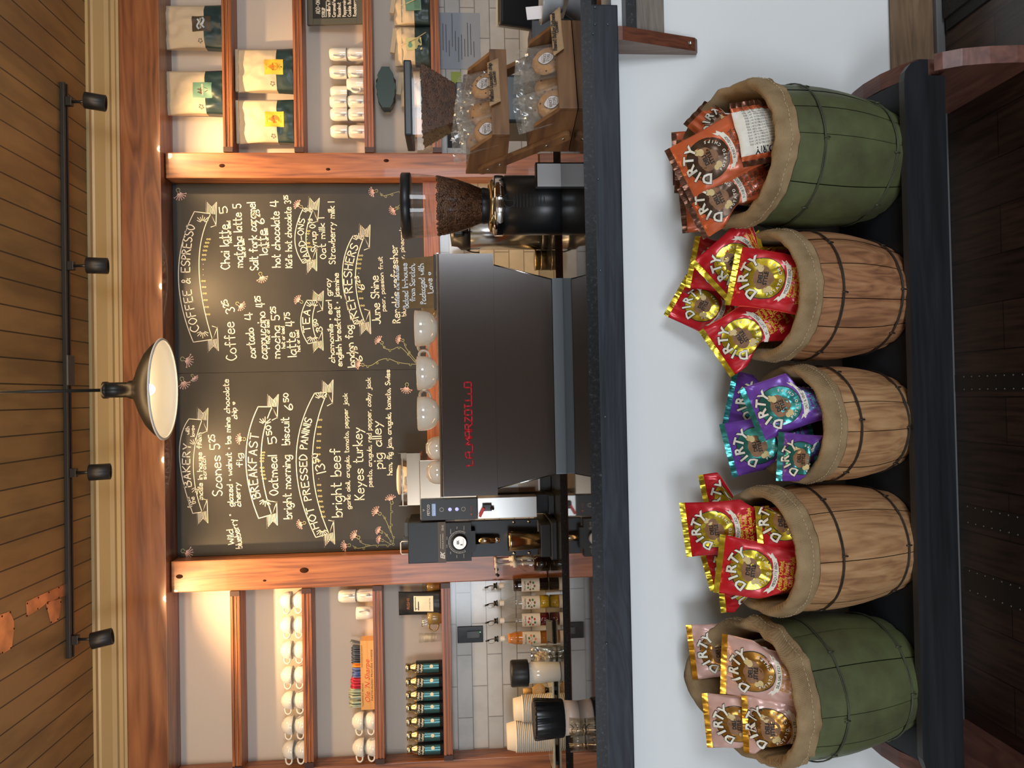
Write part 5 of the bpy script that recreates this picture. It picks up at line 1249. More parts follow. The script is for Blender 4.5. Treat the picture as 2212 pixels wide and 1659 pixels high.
# lettering: one continuous angular red line, letters joined
bm = B(); La, Lb = P(1010, 1006, MY).x-mc, P(1010, 825, MY).x-mc; zl0, zl1 = zm(1017.5), zm(1002.5)
LT = [ (0, [(0, 1), (0, 0), (.8, 0)]), (1.1, [(0, 0), (0, .8), (.25, 1), (.8, 1), (.8, 0)]), (1.1, [(0, .45), (.8, .45)]), (1.9, [(0, 0), (1.1, 0)]),
 (3.0, [(0, 0), (0, 1), (.45, .35), (.9, 1), (.9, 0)]), (4.1, [(0, 0), (0, .8), (.25, 1), (.75, 1), (.75, 0)]), (4.1, [(0, .45), (.75, .45)]), (5.1, [(0, 0), (0, 1), (.75, 1), (.75, .5), (0, .5)]), (5.1, [(.4, .5), (.75, 0), (1.0, 0)]),
 (6.2, [(0, 1), (.75, 1), (0, 0), (.85, 0)]), (7.2, [(0, .1), (0, 1), (.7, 1), (.7, 0), (0, 0), (0, .3)]), (8.0, [(.15, 1), (.8, 1)]), (8.0, [(.45, 1), (.45, 0), (1.2, 0)]), (9.0, [(.25, 1), (.25, 0), (1.1, 0)]), (10.0, [(.2, .6), (.2, 0), (1.2, 0)]), (11.1, [(0, 0), (0, 1), (.75, 1), (.75, 0), (0, 0)])]
kx = (Lb-La)/11.9
for ox_, pts in LT:
    for a, b_ in zip(pts, pts[1:]):
        p0 = Vector((La+(ox_+a[0])*kx, 0, zl0+(zl1-zl0)*a[1])); p1 = Vector((La+(ox_+b_[0])*kx, 0, zl0+(zl1-zl0)*b_[1]))
        tube(bm, [p0+Vector((0, -.001, 0)), p1+Vector((0, -.001, 0))], .003, 6)
obj('brand_lettering', bm, 'machine_red', pn)
# cups on the machine
mat('cup_glaze', (.66, .58, .48), .06, coat=.8)
bigcup = None
def topcup(y, Y, x, s, label, inv=False, rz=90):
    global bigcup
    z = WZ+zt+.0105
    X = P(x, y, Y).x
    if bigcup is None:
        bigcup = thing('latte_cup', label, 'cup', (X, Y, z), group='cups on top of the espresso machine'); cup_mesh(bigcup, .058, .072, False)
        for c in bigcup.children: c.data.materials[0] = getm('cup_glaze')
        o = bigcup
    else: o = dup(bigcup, (X, Y, z), None, label)
    o.scale = (s, s, s); o.rotation_euler = (0 if not inv else math.pi, 0, R_(rz))
    if inv: o.location.z += .072*s
    return o
topcup(709, 2.60, 920, 1.06, 'round white latte cup on the espresso machine, nearest the kraft note', rz=150)
topcup(806, 2.60, 920, 1.0, 'round white latte cup on the espresso machine, middle one', rz=18)
topcup(893, 2.60, 920, 1.0, 'round white latte cup on the espresso machine, left of the middle one', rz=18)
topcup(668, 2.74, 920, .8, 'white cup partly hidden behind the kraft note on the espresso machine', rz=120)
topcup(968, 2.72, 940, .72, 'small cup upside down on the machine, right one of the left pair', True, rz=120)
topcup(1020, 2.72, 940, .72, 'small cup upside down at the left end of the espresso machine', True, rz=120)
# kraft note
NY = 2.56; q0 = P(935, 612, NY); t = thing('kraft_note', 'kraft paper note with white handwriting standing on the espresso machine', 'note', (q0.x, NY, WZ+zt+.0105))
zn = lambda x: P(x, 612, NY).z-(WZ+zt+.0105)
bm = B(); box(bm, P(945, 668, NY).x-q0.x, P(945, 550, NY).x-q0.x, -.004, .03, 0, .010, bev=.002); obj('stand', bm, 'note_stand', t); mat('note_stand', (.05, .035, .025), .5)
bm = B(); c = [P(a, b_, NY) for a, b_ in ((940, 664), (940, 553), (860, 560), (856, 668))]; base_z = .0105
prism(bm, [(v.x-q0.x, max(base_z, v.z-(WZ+zt+.0105))) for v in c], 0, .002, 'Y'); obj('card', bm, 'note_kraft', t); mat('note_kraft', (.17, .10, .038), .8, var=.15, vscale=40)
bm = B(); Zn = lambda x, y: (840+x/4.254, 350+y/4.254); fnn = lambda x, y: P(x, y, NY-.001)-Vector((q0.x, NY, WZ+zt+.0105))
for s, a, b_, h in (('Cookies and Scones', (95, 1335), (90, 955), 34), ('Baked In-house', (180, 1340), (165, 930), 48), ('from Scratch,', (240, 1280), (235, 935), 46), ('Packaged with', (340, 1300), (318, 935), 50), ('Love *', (408, 1200), (388, 1010), 50)): script(bm, s, Zn(*a), Zn(*b_), h/4.254, 1.9, fnn)
obj('handwriting', bm, 'white_ink', t, fix=False)
# black fluted cup lids and clear glasses at the left end of the ledge
FLY = 2.36; lx = P(1190, 1552, FLY).x; zl = lambda x: P(x, 1552, FLY).z-LZ
mat('straw_black', (.008, .008, .009), .22)
t = thing('fluted_canister', 'black fluted canister with a pale base at the left end of the bar ledge', 'canister', (lx, FLY, LZ))
rl_ = (P(1180, 1508, FLY).x-P(1180, 1592, FLY).x)/2
bm = B(); lathe(bm, [(0, 0), (rl_*.80, 0), (rl_*.86, zl(1216)), (0, zl(1216))], 48); obj('base', bm, 'base_blush', t); mat('base_blush', (.62, .48, .40), .4)
bm = B(); lathe(bm, [(rl_*.86, zl(1217)), (rl_*.90, zl(1214)), (rl_*1.0, zl(1158)), (rl_*.98, zl(1153)), (rl_*.8, zl(1155)), (0, zl(1157))], 120, rf=lambda a, z: 1+.045*abs(math.sin(11*a+z*14))); obj('fluted_sleeve', bm, 'straw_black', t)
bm = B()
ribbon(bm, smooth([(-.035, .0), (-.020, .008), (-.010, .002), (.0, .012)]), .0022, lambda a, b_: Vector((a, -math.sqrt(max(0, (rl_*.835)**2-a*a))-.001, .018+b_))); ribbon(bm, smooth([(-.028, -.006), (-.012, -.010), (.002, -.002)]), .002, lambda a, b_: Vector((a, -math.sqrt(max(0, (rl_*.82)**2-a*a))-.0015, .018+b_)))
obj('drawing', bm, 'ink', t)
gg = None
for i, (y, Y, lb) in enumerate(((1572, 2.205, 'clear ribbed tumbler in front of the fluted canister, right one'), (1604, 2.21, 'clear ribbed tumbler at the left end of the ledge, left one'))):
    x = P(1225, y, Y).x
    bm = B(); tumbler_mesh(bm, .022, .026, .045, seg=48, rf=lambda a, z: 1+.03*math.cos(12*a))
    if gg is None: gg = o = obj('ribbed_tumbler', bm, 'ribbed_glass')
    else: bm.free(); o = gg.copy(); COL.objects.link(o)
    o.location = (x, Y, LZ); tag(o, lb, 'glass', 'ribbed tumblers on the left end of the ledge')
film('ribbed_glass', (.93, .92, .88), .22, .05)
# ---------------------------------------------------------------- cookie rack on the ledge
def PP(x, y, pt, n):
    d = FW*F + RT*(829.5-y) - UP*(x-1106); o = Vector((0, 0, H)); return o+d*((Vector(pt)-o).dot(n)/d.dot(n))
wood('acacia', (.25, .125, .052), (.085, .035, .016), 'X', 26, 8, .45, .2, c3=(.18, .085, .034))
wood('acacia_side', (.28, .14, .06), (.11, .046, .02), 'Y', 26, 8, .45, .2, c3=(.20, .095, .038))
yaw = R_(16.5); RA = Vector((.792, 2.101, LZ)); RW, RD = .30, .205
t = thing('cookie_rack', 'two-tier acacia wood rack of wrapped cookies at the right end of the bar', 'display rack', RA, (0, 0, yaw))
Mr = Matrix.Translation(RA) @ Matrix.Rotation(yaw, 4, 'Z')
A2 = Mr @ Vector((0, .12, 0)); dz2 = P(1102, 285, A2.y).z-LZ
def tier(name, oy, oz):
    fo = thing_part(name, t, (0, oy, oz))
    bm = B(); box(bm, 0, RW, 0, .012, 0.001, .052, bev=.0015); obj('front_panel', bm, 'acacia', fo)
    for s, nm in ((0, 'side_panel'), (1, 'side_panel')):
        bm = B(); prism(bm, [(.0125, .001), (.0125, .052), (.085, .115), (RD, .128), (RD, .001)], s*(RW-.012), s*(RW-.012)+.012, 'X'); obj(nm, bm, 'acacia_side', fo)
    bm = B(); box(bm, .0125, RW-.0125, .0125, RD-.0005, .001, .008); obj('bottom', bm, 'acacia', fo)
    bm = B(); box(bm, .0125, RW-.0125, RD-.012, RD, .0085, .125); obj('back_panel', bm, 'acacia', fo)
    return fo
def thing_part(name, parent, loc):
    o = bpy.data.objects.new(name, None); COL.objects.link(o); o.parent = parent; o.location = loc; o.empty_display_size = .03; return o
tier('lower_box', 0, 0); tier('upper_box', .12, dz2)
def rack_local(x, y, lx_):
    """point on the rack's side plane local x = lx_"""
    n = Mr.to_3x3() @ Vector((1, 0, 0)); return Mr.inverted() @ PP(x, y, Mr @ Vector((lx_, 0, 0)), n)
q0 = rack_local(1222, 293, -.008); q1 = rack_local(1042, 366, -.008)
for s in (0, 1):
    bm = B(); X0 = -.0165 if s == 0 else RW+.0005
    a = Vector((q0.y, q0.z)); b_ = Vector((q1.y, q1.z)); dd = (b_-a).normalized(); nn = Vector((-dd.y, dd.x))*.0145
    pts = [a+nn*math.cos(R_(k*22.5))*1-dd*.0145*math.sin(R_(k*22.5)) for k in range(9)]+[b_-nn*math.cos(R_(k*22.5))+dd*.0145*math.sin(R_(k*22.5)) for k in range(9)]
    prism(bm, [tuple(p) for p in pts], X0, X0+.016, 'X'); ar = obj('side_arm', bm, 'acacia_side', t)
    if s == 0:
        for f in (.03, .22, .78, .93):
            c = a.lerp(b_, f); bm = B(); lathe(bm, [(0, .001), (.0042, .001), (.0042, 0)], 12, Matrix.Translation((-.0166, c.x, c.y)) @ Matrix.Rotation(R_(-90), 4, 'Y')); obj('bolt_head', bm, 'steel', ar)
mat('cookie', (.48, .25, .09), .75, bump=1, bscale=45, var=.35, vscale=30); mat('choc_chip', (.07, .03, .015), .5); mat('label_white', (.86, .78, .76), .5); mat('label_rim', (.07, .09, .06), .5)
film('cellophane', (.97, .96, .94), .42, .04, .05, 1, 80)
def pk_cookie(lx_, ly, lz, ty, tx, label, lab_=True, seed=0, s=1):
    M = Mr @ Matrix.Translation((lx_, ly, lz)) @ Matrix.Rotation(R_(ty), 4, 'Y') @ Matrix.Rotation(R_(tx), 4, 'X')
    t = thing('wrapped_cookie', label, 'cookie', (0, 0, 0), (0, 0, 0), 'wrapped cookies in the rack'); t.matrix_world = M
    r = .046*s
    bm = B(); Mc = Matrix.Translation((0, 0, r*1.02)) @ Matrix.Rotation(R_(90), 4, 'X')
    lathe(bm, [(0, -.006), (r*.8, -.006), (r*.97, -.001), (r, .002), (r*.9, .007), (r*.5, .0095), (0, .0105)], 40, Mc, rf=lambda a, z: 1+.03*noise.noise(Vector((math.cos(a)*2, math.sin(a)*2, seed)))+.015*math.sin(11*a)); ck = obj('cookie', bm, 'cookie', t)
    random.seed(seed)
    bm = B()
    for i in range(9):
        a, q = random.uniform(0, 6.3), random.uniform(.3, .9)*r; bmesh.ops.create_icosphere(bm, subdivisions=1, radius=random.uniform(.002, .0038), matrix=Mc @ Matrix.Translation((q*math.cos(a), q*math.sin(a), .0085)) @ Matrix.Diagonal((1, 1, .5, 1)))
    obj('chocolate_chips', bm, 'choc_chip', ck)
    if lab_:
        fn = lambda dy: (lambda a, b_: Vector((a, -.0125-dy, r*1.05+b_)))
        oc = [(.0205*math.cos(k*math.pi/12)*(1+.05*math.cos(k*math.pi/12*4)), .024*math.sin(k*math.pi/12)*(1+.05*math.cos(k*math.pi/12*4))) for k in range(24)]
        bm = B(); prism(bm, [(a, b_+r*1.05) for a, b_ in oc], -.0128, -.0118, 'Y'); prism(bm, [(a*.93, b_*.93+r*1.05) for a, b_ in oc], -.0131, -.01285, 'Y', 1); lo = obj('label', bm, ['label_rim', 'label_white'], t)
        bm = B(); put(bm, "RENCK'S", fn(.0009), 0, wid=.030, size=.0125, bold=.02); put(bm, 'STORE', lambda a, b_: fn(.0009)(a, b_-.0115), 0, wid=.026, size=.0125, bold=.02); put(bm, 'Homemade', lambda a, b_: fn(.0009)(a, b_+.0115), 0, size=.0042); put(bm, 'Bright, Ind.', lambda a, b_: fn(.0009)(a, b_-.017), 0, size=.0042); obj('print', bm, 'ink', lo)
    w_, h_ = .118*s, .142*s; bm = B(); ph = seed*1.7
    for sd in (-1, 1):
        nx, nz = 16, 18; g = []
        for j in range(nz+1):
            row = []
            for i in range(nx+1):
                u, v = i/nx-.5, j/nz
                th = .0145*(1-abs(2*u)**4)*(1-max(0, (v-.45)/.55)**2*.95)
                nz_ = noise.noise(Vector((u*9+ph, v*11, sd)))*.008+noise.noise(Vector((u*22+ph, v*24, sd*3)))*.004
                row.append(bm.verts.new((u*w_+nz_*.3, sd*(th)+nz_*(.25+.75*max(0, v-.4)), .001+v*h_)))
            g.append(row)
        for j in range(nz):
            for i in range(nx): bm.faces.new((g[j][i], g[j][i+1], g[j+1][i+1], g[j+1][i])).smooth = (i+j) % 3 > 0
    obj('cellophane', bm, 'cellophane', t, fix=False)
uz = dz2+.0085
for i, (x, y, z, ty, tx, lb, l_) in enumerate((
  (.215, .045+.12, uz+.012, 4, -24, 'wrapped cookie with a shop label, right one in front of the upper box', True), (.060, .045+.12, uz+.008, -3, -24, 'wrapped cookie with a shop label, left one in front of the upper box', True),
  (.150, .075+.12, uz+.016, -8, -24, 'wrapped cookie showing only its edge between the two labelled ones, upper box', False), (.165, .105+.12, uz+.02, 6, -20, 'wrapped cookie in the second row of the upper box', False), (.075, .120+.12, uz+.024, -4, -18, 'wrapped cookie at the back left of the upper box', False), (.215, .135+.12, uz+.014, 8, -18, 'wrapped cookie at the back right of the upper box', False),
  (.205, .045, .022, 8, -24, 'big wrapped cookie with a shop label behind the hanging tag, lower box', True), (.065, .045, .012, -4, -24, 'big wrapped cookie with a shop label, left one of the lower box', True),
  (.140, .075, .016, 14, -24, 'wrapped cookie lying between the two labelled cookies, lower box', False), (.110, .110, .020, -8, -20, 'wrapped cookie in the second row of the lower box', False), (.225, .125, .014, 6, -18, 'wrapped cookie at the back right of the lower box', False))):
    pk_cookie(x, y, z, ty, tx, lb, l_, i+3, 1.0 if i < 6 else 1.06)
mat('kraft_card', (.40, .25, .13), .8, var=.12, vscale=60)
nf = Mr.to_3x3() @ Vector((0, -1, 0))
def rtag(oy, corners, lines, label, Z):
    pt = Mr @ Vector((0, oy-.004, 0)); q = [PP(x, y, pt, nf) for x, y in corners]; c = sum(q, Vector())/4
    t = thing('paper_tag', label, 'tag', c); bm = B(); n_ = 8
    def sf(u, v, off=0):
        p = q[0].lerp(q[1], u).lerp(q[3].lerp(q[2], u), v); return p-c+nf*(off+.006*(abs(2*v-1)**2)+.001)
    g = [[bm.verts.new(sf(i/n_, j/n_)) for i in range(n_+1)] for j in range(n_+1)]
    for j in range(n_):
        for i in range(n_): bm.faces.new((g[j][i], g[j][i+1], g[j+1][i+1], g[j+1][i])).smooth = True
    cd = obj('card', bm, 'kraft_card', t)
    so = cd.modifiers.new('thickness', 'SOLIDIFY'); so.thickness = .0006; so.offset = -1
    bm = B()
    for s, a, b_, h in lines: script(bm, s, Z(*a), Z(*b_), h, 1.35, lambda x, y: PP(x, y, pt, nf)-c+nf*.0085)
    obj('handwriting', bm, 'ink', t, fix=False)
Zt = lambda x, y: (970+x/4.88, 60+y/4.88)
rtag(.12, [Zt(400, 385), Zt(520, 335), Zt(545, 790), Zt(428, 845)], [('Malted Chocolate chip', (470, 790), (445, 395), 9), ('Cookie', (500, 620), (485, 480), 8)], 'kraft tag reading malted chocolate chip cookie on the upper box', Zt)
Zu = lambda x, y: (1000+x/7.9, y/7.9)
rtag(0, [Zu(1480, 290), Zu(1655, 140), Zu(1722, 855), Zu(1545, 985)], [('Peanut Butter Oatmeal', (1600, 890), (1555, 265), 9), ('Cookie', (1625, 590), (1605, 400), 8)], 'kraft tag reading peanut butter cookie hanging on the lower box', Zu)
# things behind and right of the rack
q = P(1160, 10, 2.62)
t = thing('register_screen', 'black back of a tilted point of sale screen at the top right corner', 'screen', (q.x+.08, 2.62, WZ), (0, 0, R_(-12)))
bm = B(); M = Matrix.Translation((0, 0, .16)) @ Matrix.Rotation(R_(24), 4, 'X'); box(bm, -.155, .16, -.012, .012, -.10, .135, M=M, bev=.01); obj('screen', bm, 'black_satin', t)
bm = B(); box(bm, -.158, .163, .0125, .017, -.103, .138, M=M, bev=.002); obj('bezel', bm, 'kraft', t)
bm = B(); box(bm, -.05, .05, -.05, .08, 0, .012, bev=.004); tube(bm, [(0, .02, .012), (0, .01, .10)], .02, 10); obj('stand', bm, 'black_satin', t)
t = thing('card_printer', 'low black receipt printer behind the cookie rack', 'printer', (P(1150, 75, 2.60).x, 2.62, WZ))
bm = B(); box(bm, -.075, .07, 0, .15, 0, .17, bev=.012); obj('body', bm, 'black_satin', t); bm = B(); box(bm, -.05, .05, -.001, .003, .09, .105); obj('slot', bm, 'dark_gray', t)
q = P(1240, 8, 2.30); t = thing('gray_bowl', 'small gray ceramic bowl on the ledge at the top edge of the photo', 'bowl', (q.x+.035, 2.36, LZ))
hb = P(1168, 8, 2.36).z-LZ
bm = B(); lathe(bm, [(0, 0), (.030, 0), (.034, .01), (.055, hb*.65), (.066, hb-.004), (.064, hb), (.060, hb-.003), (.045, hb*.5), (0, .02)], 32); obj('bowl', bm, 'gray_glaze', t); mat('gray_glaze', (.40, .42, .45), .2, coat=.4)
bm = B(); box(bm, -.05, -.01, -.010, -.0092, hb*.75, hb+.05, M=Matrix.Rotation(R_(-6), 4, 'Y')); bo = obj('price_card', bm, 'label_white', t)
# laminated sheet, sticker and note on the tile
mat('sheet_gray', (.36, .40, .46), .15); mat('note_lime', (.42, .50, .10), .6); mat('sticker_yellow', (.62, .60, .25), .5)
c0 = P(1038, 150, WY-.014); c1 = P(947, 27, WY-.014)
t = thing('laminated_notice', 'blue gray laminated notice with fine print taped on the tiles at the right', 'notice', ((c0.x+c1.x)/2, WY-.0135, c0.z))
hw = abs(c1.x-c0.x)/2; hh = c1.z-c0.z
bm = B(); box(bm, -hw, hw, -.0012, 0, 0, hh); obj('sheet', bm, 'sheet_gray', t)
bm = B(); random.seed(3)
for i in range(11):
    z = hh*(.90-i*.075); a = -hw*random.uniform(.2, .75); ribbon(bm, [(a, z), (a+hw*random.uniform(.5, 1.3), z)], .003, lambda u, v: Vector((u, -.0018, v)))
obj('print', bm, 'ink', t)
p = P(1011, 119, WY-.018); t2 = B(); lathe(t2, [(0, -.001), (.022, -.001), (.022, 0)], 24, Matrix.Rotation(R_(90), 4, 'X')); o = obj('round_sticker', t2, 'sticker_yellow'); o.location = (p.x, WY-.0150, p.z); tag(o, 'round pale yellow sticker on the laminated notice', 'sticker')
p = P(985, 168, WY-.014); t2 = B(); box(t2, -.035, .035, -.001, 0, -.03, .03); o = obj('lime_note', t2, 'note_lime'); o.location = (p.x, WY-.0135, p.z); tag(o, 'small lime green note stuck on the tiles behind the wrapped cookies', 'note')
p = P(985, 303, WY-.014); t = thing('safety_card', 'black and white card with a star on the tiles beside the right post', 'card', (p.x, WY-.0135, p.z))
bm = B(); box(bm, -.045, .045, -.001, 0, -.03, .05); obj('card', bm, 'ink', t)
bm = B(); poly(bm, lambda a, b_: Vector((a, -.0015, b_)), [(.022*(1 if k % 2 == 0 else .42)*math.sin(k*math.pi/5), .015+.022*(1 if k % 2 == 0 else .42)*math.cos(k*math.pi/5)) for k in range(10)]); obj('star', bm, 'white_ink', t)

# ================================================================ BENCH WITH KEGS
mat('bench_black', (.012, .013, .016), .45, .0, bump=.5, bscale=30); mat('bench_edge', (.045, .04, .037), .5)
wood('bench_black_grain', (.016, .017, .021), (.004, .004, .005), 'X', 40, 16, .5, .5, spec=.25)
wood('bench_red', (.20, .085, .06), (.09, .033, .024), 'Y', 34, 8, .4, .2)
TI = R_(14)
t = thing('display_bench', 'low black bench with reddish curved end boards carrying the five kegs', 'bench', (0, 1.95, 0))
lip = [(-.935, .198), (.772, .198), (.772, .240), (.812, .240), (.812, .262), (.802, .285), (.782, .300), (.76, .303), (-.91, .303), (-.935, .295), (-.962, .275), (-.972, .240), (-.935, .240)]
bm = B(); fs = prism(bm, lip, 1.815-1.95, 1.838-1.95, 'Y'); bmesh.ops.recalc_face_normals(bm, faces=bm.faces[:])
for f in bm.faces:
    if f.normal.z > .3: f.material_index = 1
obj('front_lip', bm, ['bench_black_grain', 'bench_edge'], t)
ep = [(1.758, 0), (1.758, .05), (1.765, .115), (1.779, .175), (1.80, .212), (1.812, .2265), (1.812, .197), (1.841, .197), (1.841, .2495), (1.88, .275), (1.935, .296), (2.0, .306), (2.05, .305), (2.095, .300), (2.095, 0)]
for x0, x1 in ((.7815, .824), (-.985, -.9425)):
    bm = B(); prism(bm, [(a-1.95, b_) for a, b_ in ep], x0, x1, 'X'); obj('end_board', bm, 'bench_red', t)
bm = B(); box(bm, -.94, .779, 0, .26, -.018, -.0005, M=Matrix.Translation((0, 1.842-1.95, .272)) @ Matrix.Rotation(TI, 4, 'X')); obj('slanted_seat', bm, 'bench_black', t)
bm = B(); box(bm, -.94, .779, 0.112, .136, .18, .300, bev=.003); obj('back_rail', bm, 'bench_black', t)
for x in (-.86, .84): pass
SEAT = lambda Y: .272+(Y-1.842)*math.tan(TI)
wood('keg_wood', (.52, .31, .155), (.26, .125, .055), 'Z', 52, 7, .6, .4, c3=(.42, .225, .10)); wood('keg_wood_red', (.46, .245, .12), (.19, .08, .038), 'Z', 46, 7, .55, .4, c3=(.36, .165, .075))
def paint(name, c1, c2, sc):
    m, N, L, b = nt(name); setp(b, Roughness=.5)
    tc = N.new('ShaderNodeTexCoord'); n = N.new('ShaderNodeTexNoise'); n.inputs['Scale'].default_value = sc; n.inputs['Detail'].default_value = 8; n.inputs['Roughness'].default_value = .65
    w2_ = N.new('ShaderNodeTexNoise'); w2_.inputs['Scale'].default_value = 60; w2_.inputs['Detail'].default_value = 4; mp = N.new('ShaderNodeMapping'); mp.inputs['Scale'].default_value = (1, 1, .15)
    L.new(tc.outputs['Object'], n.inputs[0]); L.new(tc.outputs['Object'], mp.inputs[0]); L.new(mp.outputs[0], w2_.inputs[0])
    r = N.new('ShaderNodeValToRGB'); r.color_ramp.elements[0].position = .35; r.color_ramp.elements[1].position = .68; r.color_ramp.elements[0].color = rgb(c1); r.color_ramp.elements[1].color = rgb(c2)
    L.new(n.outputs[0], r.inputs[0]); L.new(r.outputs[0], b.inputs['Base Color'])
    bp = N.new('ShaderNodeBump'); bp.inputs['Strength'].default_value = .35; bp.inputs['Distance'].default_value = .003; L.new(w2_.outputs[0], bp.inputs[2]); L.new(bp.outputs[0], b.inputs['Normal'])
paint('keg_green', (.070, .070, .034), (.125, .150, .060), 6)
mat('wire', (.055, .040, .030), .5, .6); mat('wire_green', (.07, .075, .045), .5, .3)
def burlap(name, c1, c2):
    m, N, L, b = nt(name); setp(b, Roughness=.95); b.inputs['Specular IOR Level'].default_value = .1
    tc = N.new('ShaderNodeTexCoord'); n = N.new('ShaderNodeTexNoise'); n.inputs['Scale'].default_value = 22; n.inputs['Detail'].default_value = 5; L.new(tc.outputs['Object'], n.inputs[0])
    vs = []
    for rot in ((0, .7, .3), (.9, -.6, 1.2)):
        mp = N.new('ShaderNodeMapping'); mp.inputs['Rotation'].default_value = rot; L.new(tc.outputs['Object'], mp.inputs[0])
        wv = N.new('ShaderNodeTexWave'); wv.bands_direction = 'DIAGONAL'; wv.inputs['Scale'].default_value = 135; wv.inputs['Distortion'].default_value = .8; wv.inputs['Detail Scale'].default_value = 3; L.new(mp.outputs[0], wv.inputs[0]); vs.append(wv.outputs['Fac'])
    ad = N.new('ShaderNodeMath'); ad.operation = 'MULTIPLY'; L.new(vs[0], ad.inputs[0]); L.new(vs[1], ad.inputs[1])
    mx = N.new('ShaderNodeMix'); mx.data_type = 'FLOAT'; mx.inputs[0].default_value = .35; L.new(n.outputs[0], mx.inputs[2]); L.new(ad.outputs[0], mx.inputs[3])
    r = N.new('ShaderNodeValToRGB'); r.color_ramp.elements[0].position = .22; r.color_ramp.elements[1].position = .62; r.color_ramp.elements[0].color = rgb(c2); r.color_ramp.elements[1].color = rgb(c1)
    L.new(mx.outputs[0], r.inputs[0]); L.new(r.outputs[0], b.inputs['Base Color'])
    bp = N.new('ShaderNodeBump'); bp.inputs['Strength'].default_value = .7; bp.inputs['Distance'].default_value = .0015; L.new(ad.outputs[0], bp.inputs[2]); L.new(bp.outputs[0], b.inputs['Normal'])
burlap('burlap', (.40, .285, .16), (.20, .13, .065))
mat('stitch', (.62, .50, .33), .8)
KEGS = {}
def keg(X, r, L_, m_, wm, label, llabel, seed, flop=.0, ns=13, rot=0):
    rb_, rt_ = .83*r, .92*r
    Yb = 1.843+rb_*math.cos(TI); zb = SEAT(Yb)+.0015
    t = thing('nail_keg', label, 'keg', (X, Yb, zb), (TI, 0, 0), 'kegs in a row on the bench')
    K = lambda v: rb_+(r-rb_)*math.sin(min(1, v/.55)*math.pi/2) if v < .55 else r-(r-rt_)*(1-math.cos((v-.55)/.45*math.pi/2))
    random.seed(seed); bm = B(); cuts = [0]
    for i in range(ns): cuts.append(cuts[-1]+random.uniform(.7, 1.3))
    cuts = [c/cuts[-1]*2*math.pi+rot for c in cuts]
    for a0, a1 in zip(cuts, cuts[1:]):
        g0 = .0065; n_ = 5; dr = random.uniform(-.0012, .0012); rows = []
        for j in range(13):
            v = j/12; rr = K(v); row = []
            for i in range(n_+1):
                a = a0+g0+(a1-a0-2*g0)*i/n_; e = .003 if i in (0, n_) else 0
                row.append(bm.verts.new(((rr-e+dr)*math.cos(a), (rr-e+dr)*math.sin(a), v*L_)))
            rows.append(row)
        inn = [[bm.verts.new(((K(j/12)-.011)*math.cos(a), (K(j/12)-.011)*math.sin(a), j/12*L_)) for a in (a0, (a0+a1)/2, a1)] for j in (0, 6, 12)]
        for j in range(12):
            for i in range(n_): bm.faces.new((rows[j][i], rows[j][i+1], rows[j+1][i+1], rows[j+1][i])).smooth = True
        for j in range(2):
            for i in range(2): bm.faces.new((inn[j][i], inn[j+1][i], inn[j+1][i+1], inn[j][i+1]))
        bm.faces.new(rows[12]+inn[2][::-1])
    obj('staves', bm, m_, t, fix=False)
    bm = B(); lathe(bm, [(0, .008), (rb_-.0125, .008), (rb_-.0125, .020), (0, .020)], 32); obj('bottom', bm, m_, t)
    for v in (.14, .70):
        rr = K(v)+.0028; bm = B(); jit = random.uniform(-.004, .004)
        tube(bm, [(rr*math.cos(a), rr*math.sin(a), v*L_+jit*math.sin(a*2+seed)) for a in [k*2*math.pi/48 for k in range(48)]], .0017, 6, closed=True)
        tube(bm, [(rr*math.cos(a), rr*math.sin(a), v*L_+.0035+jit*math.sin(a*2+seed)+.001*math.sin(a*9)) for a in [k*2*math.pi/60 for k in range(60)]], .0015, 6, closed=True); ho = obj('wire_hoop', bm, wm, t)
        bm = B()
        for k in range(3):
            a = -math.pi/2+random.uniform(-.2, .2)+(k-1)*.9; c = Vector(((rr+.0015)*math.cos(a), (rr+.0015)*math.sin(a), v*L_+.0015))
            tube(bm, [c+Vector((0, 0, -.008)), c+Vector((.001, -.001, 0)), c+Vector((0, 0, .008))], .002, 6)
        obj('staple', bm, wm, ho)
    KEGS[label] = (Vector((X, Yb, zb)), rt_, L_)
    # burlap lining folded over the rim
    lt = thing('burlap_liner', llabel, 'liner', (X, Yb, zb), (TI, 0, 0), 'burlap liners in the kegs')
    prof = [(-.028, -.150), (-.022, -.10), (-.018, -.05), (-.0145, -.002), (-.008, .012), (.003, .017), (.010, .010), (.0135, -.004), (.0145, -.018), (.0140, -.032), (.0165, -.036), (.013, -.041), (.0075, -.038)]
    bm = B(); n_ = 96; rings = []
    for k, (dr, dz) in enumerate(prof):
        ring = []
        for i in range(n_):
            a = 2*math.pi*i/n_; c, s = math.cos(a), math.sin(a); bk = max(0, s)**1.3
            w1 = noise.noise(Vector((c*2.2, s*2.2, seed*5+k*.12))); w3 = noise.noise(Vector((c*6, s*6, seed*3+k*.2)))
            lift = flop*bk*(1 if 2 <= k else 0)+(.004+.02*flop*6)*w1
            o_ = 1 if k > 3 else .3
            rr = rt_+dr+o_*(.004+flop*.12)*w3*.8+(flop*.25*bk if k > 3 else 0)+(.010*max(0, w1)*o_)
            if k > 5: rr = max(rr, rt_+.0032)
            if k < 4: rr = min(rr, rt_-.0130)
            if k in (4, 5, 6): lift = max(lift, 0)
            ring.append(bm.verts.new((rr*c, rr*s, L_+dz+lift)))
        rings.append(ring)
    for a_, b__ in zip(rings, rings[1:]):
        for i in range(n_): bm.faces.new((a_[i], a_[(i+1) % n_], b__[(i+1) % n_], b__[i])).smooth = True
    st = [rings[8][i].co.copy() for i in range(n_)]
    o = obj('cloth', bm, 'burlap', lt, fix=False)
    bm = B()
